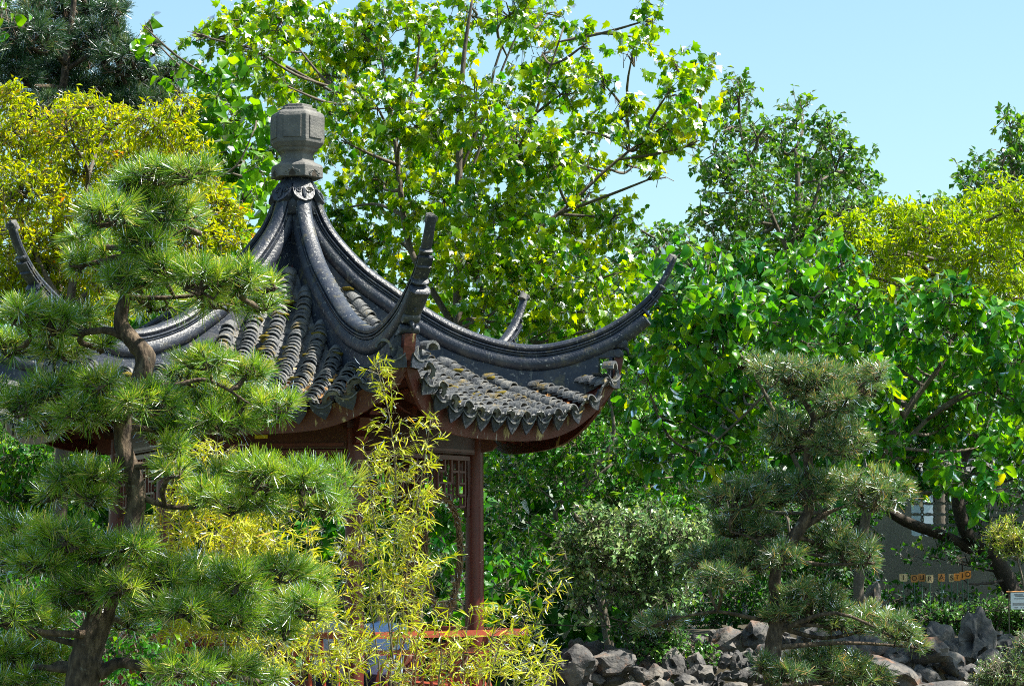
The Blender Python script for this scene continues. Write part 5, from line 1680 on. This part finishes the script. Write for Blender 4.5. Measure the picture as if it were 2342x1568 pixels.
def person(label, loc, rz, shirt, lean=0.0):
    """seated figure facing local +y"""
    t = thing('person', label, 'person', loc)
    t.rotation_euler = (0, 0, rz)
    J = {}
    V, E, R = [], [], []

    def j(nm, p, r, par=None):
        V.append(p)
        R.append(r)
        J[nm] = len(V) - 1
        if par is not None:
            E.append((J[par], J[nm]))
    j('pelvis', (0, 0, 0.10), (0.155, 0.11))
    j('belly', (0, -0.02, 0.27), (0.145, 0.105), 'pelvis')
    j('chest', (0, 0.0 + lean, 0.44), (0.155, 0.11), 'belly')
    j('neckb', (0, 0.02 + lean, 0.575), (0.075, 0.06), 'chest')
    j('neck', (0, 0.03 + lean, 0.63), (0.05, 0.05), 'neckb')
    j('jaw', (0, 0.055 + lean, 0.695), (0.064, 0.075), 'neck')
    j('skull', (0, 0.045 + lean, 0.79), (0.075, 0.09), 'jaw')
    j('crown', (0, 0.04 + lean, 0.85), (0.045, 0.055), 'skull')
    for s_, nm in ((-1, 'l'), (1, 'r')):
        j('sh' + nm, (0.165 * s_, 0.0 + lean, 0.53), (0.062, 0.062), 'chest')
        j('el' + nm, (0.235 * s_, 0.02, 0.27), (0.046, 0.046), 'sh' + nm)
        j('wr' + nm, (0.16 * s_, 0.22, 0.16), (0.03, 0.028), 'el' + nm)
        j('pa' + nm, (0.13 * s_, 0.29, 0.14), (0.036, 0.018), 'wr' + nm)
        for f_ in range(4):
            j('f%d%s' % (f_, nm), ((0.13 + (f_ - 1.5) * 0.02) * s_, 0.34 + 0.005 * (f_ % 2), 0.135), (0.009, 0.009), 'pa' + nm)
            j('g%d%s' % (f_, nm), ((0.13 + (f_ - 1.5) * 0.02) * s_, 0.375 + 0.008 * (f_ % 2), 0.115), (0.008, 0.008), 'f%d%s' % (f_, nm))
        j('t' + nm, (0.085 * s_, 0.29, 0.14), (0.011, 0.011), 'pa' + nm)
        j('u' + nm, (0.07 * s_, 0.325, 0.135), (0.009, 0.009), 't' + nm)
        j('hip' + nm, (0.095 * s_, 0.04, 0.075), (0.095, 0.085), 'pelvis')
        j('kn' + nm, (0.12 * s_, 0.46, 0.09), (0.062, 0.062), 'hip' + nm)
        j('an' + nm, (0.12 * s_, 0.47, -0.33), (0.04, 0.042), 'kn' + nm)
        j('to' + nm, (0.125 * s_, 0.62, -0.39), (0.04, 0.028), 'an' + nm)
    me = bpy.data.meshes.new('body')
    me.from_pydata(V, E, [])
    o = bpy.data.objects.new('body', me)
    COL.objects.link(o)
    o.modifiers.new('skin', 'SKIN').use_smooth_shade = True
    for i, sv in enumerate(me.skin_vertices[0].data):
        sv.radius = R[i]
        sv.use_root = (i == 0)
    sb = o.modifiers.new('sub', 'SUBSURF')
    sb.levels = 2
    dg = bpy.context.evaluated_depsgraph_get()
    me2 = bpy.data.meshes.new_from_object(o.evaluated_get(dg))
    bpy.data.objects.remove(o)
    for m_ in ('skin', shirt, 'navy'):
        me2.materials.append(M[m_])
    for p in me2.polygons:
        c = p.center
        p.use_smooth = True
        arm = abs(c.x) > 0.17 and c.z > 0.12 or (c.y > 0.16 and c.z > 0.11 and abs(c.x) < 0.2 and c.z < 0.3)
        if c.z > 0.60:
            p.material_index = 0
        elif arm and c.z < 0.34 and c.y > -0.04 and (abs(c.x) > 0.19 or c.y > 0.14):
            p.material_index = 0
        elif c.z > 0.15 and c.y < 0.14:
            p.material_index = 1
        else:
            p.material_index = 2
    b = link_mesh('body', me2, None, t)
    g = bmesh.new()
    bmesh.ops.create_icosphere(g, subdivisions=3, radius=1)
    for v in g.verts:
        c = v.co.copy()
        f = 1 + 0.06 * noise.noise(c * 5)
        zl = -1.5 if c.y < 0.15 else -0.15
        v.co = Vector((c.x * 0.094 * f, 0.03 + lean + c.y * 0.108 * f - (0.012 if c.y > 0.5 else 0), 0.80 + (c.z * 0.098 if c.z > 0 else c.z * (0.17 if c.y < 0.2 else 0.03)) * f))
    mh = bpy.data.meshes.new('hair')
    g.to_mesh(mh)
    g.free()
    mh.polygons.foreach_set('use_smooth', [True] * len(mh.polygons))
    link_mesh('hair', mh, 'hair', t)
    mb = MB()
    for s_ in (-1, 1):
        mb.tube([(0.030 * s_, 0.120 + lean, 0.775), (0.030 * s_, 0.131 + lean, 0.775)], [0.011, 0.006], 8)
    mb.tube([(0, 0.118 + lean, 0.77), (0, 0.150 + lean, 0.738), (0, 0.125 + lean, 0.728)], [0.008, 0.014, 0.008], 8)
    mb.tube([(-0.025, 0.124 + lean, 0.70), (0, 0.134 + lean, 0.698), (0.025, 0.124 + lean, 0.70)], 0.006, 6)
    mb.build('face', 'skin', t, True)
    return t


person('seated person in a light blue shirt with their back turned', (PC.x + turn(0.80, -1.02).x, 25 + turn(0.80, -1.02).y, 0.83), math.radians(24), 'blue_cloth')
person('seated person in a pale grey shirt behind the bamboo', (PC.x + turn(0.33, -1.10).x, 25 + turn(0.33, -1.10).y, 0.83), math.radians(-2), 'grey_cloth')

# fallen leaves caught in the roof troughs
n = 900
P, Nn_ = [], []
for i in range(n):
    s = SIDES[5] if rng.random() < 0.85 else SIDES[0]
    gi = int(rng.integers(-3, 6)) if s.k == 5 else int(rng.integers(-5, 5))
    b = (gi + 0.5) * SP + rng.normal(0, 0.022)
    a = eave(b) - abs(rng.normal(0, 0.30)) - 0.03
    if a < abs(b) / T30 + 0.1:
        continue
    P.append(s.P(a, b, roofz(a, b) + 0.02 + 0.02 * rng.random()))
P = np.array([tuple(p) for p in P])
n = len(P)
V, F, r_ = scatter(*LEAF['quad'], frames(rand_dirs(n), rand_dirs(n) + [0, 0, 1.0]), P, rng.uniform(0.03, 0.065, n), rng.random(n))
link_mesh('fallen_leaves', tri_mesh('fallen_leaves', V, F, r_), 'litter', PAV)['kind'] = 'stuff'
M['tape'] = plain('yellow tape', (0.62, 0.50, 0.02), 0.5)
s = SIDES[5]
MB().box(s.P(1.455 + 0.056, 0.02, ZT + 0.02), (0.115, 0.004, 0.03), s.l + UP * 0.03, s.m).build('tape', 'tape', PAV)
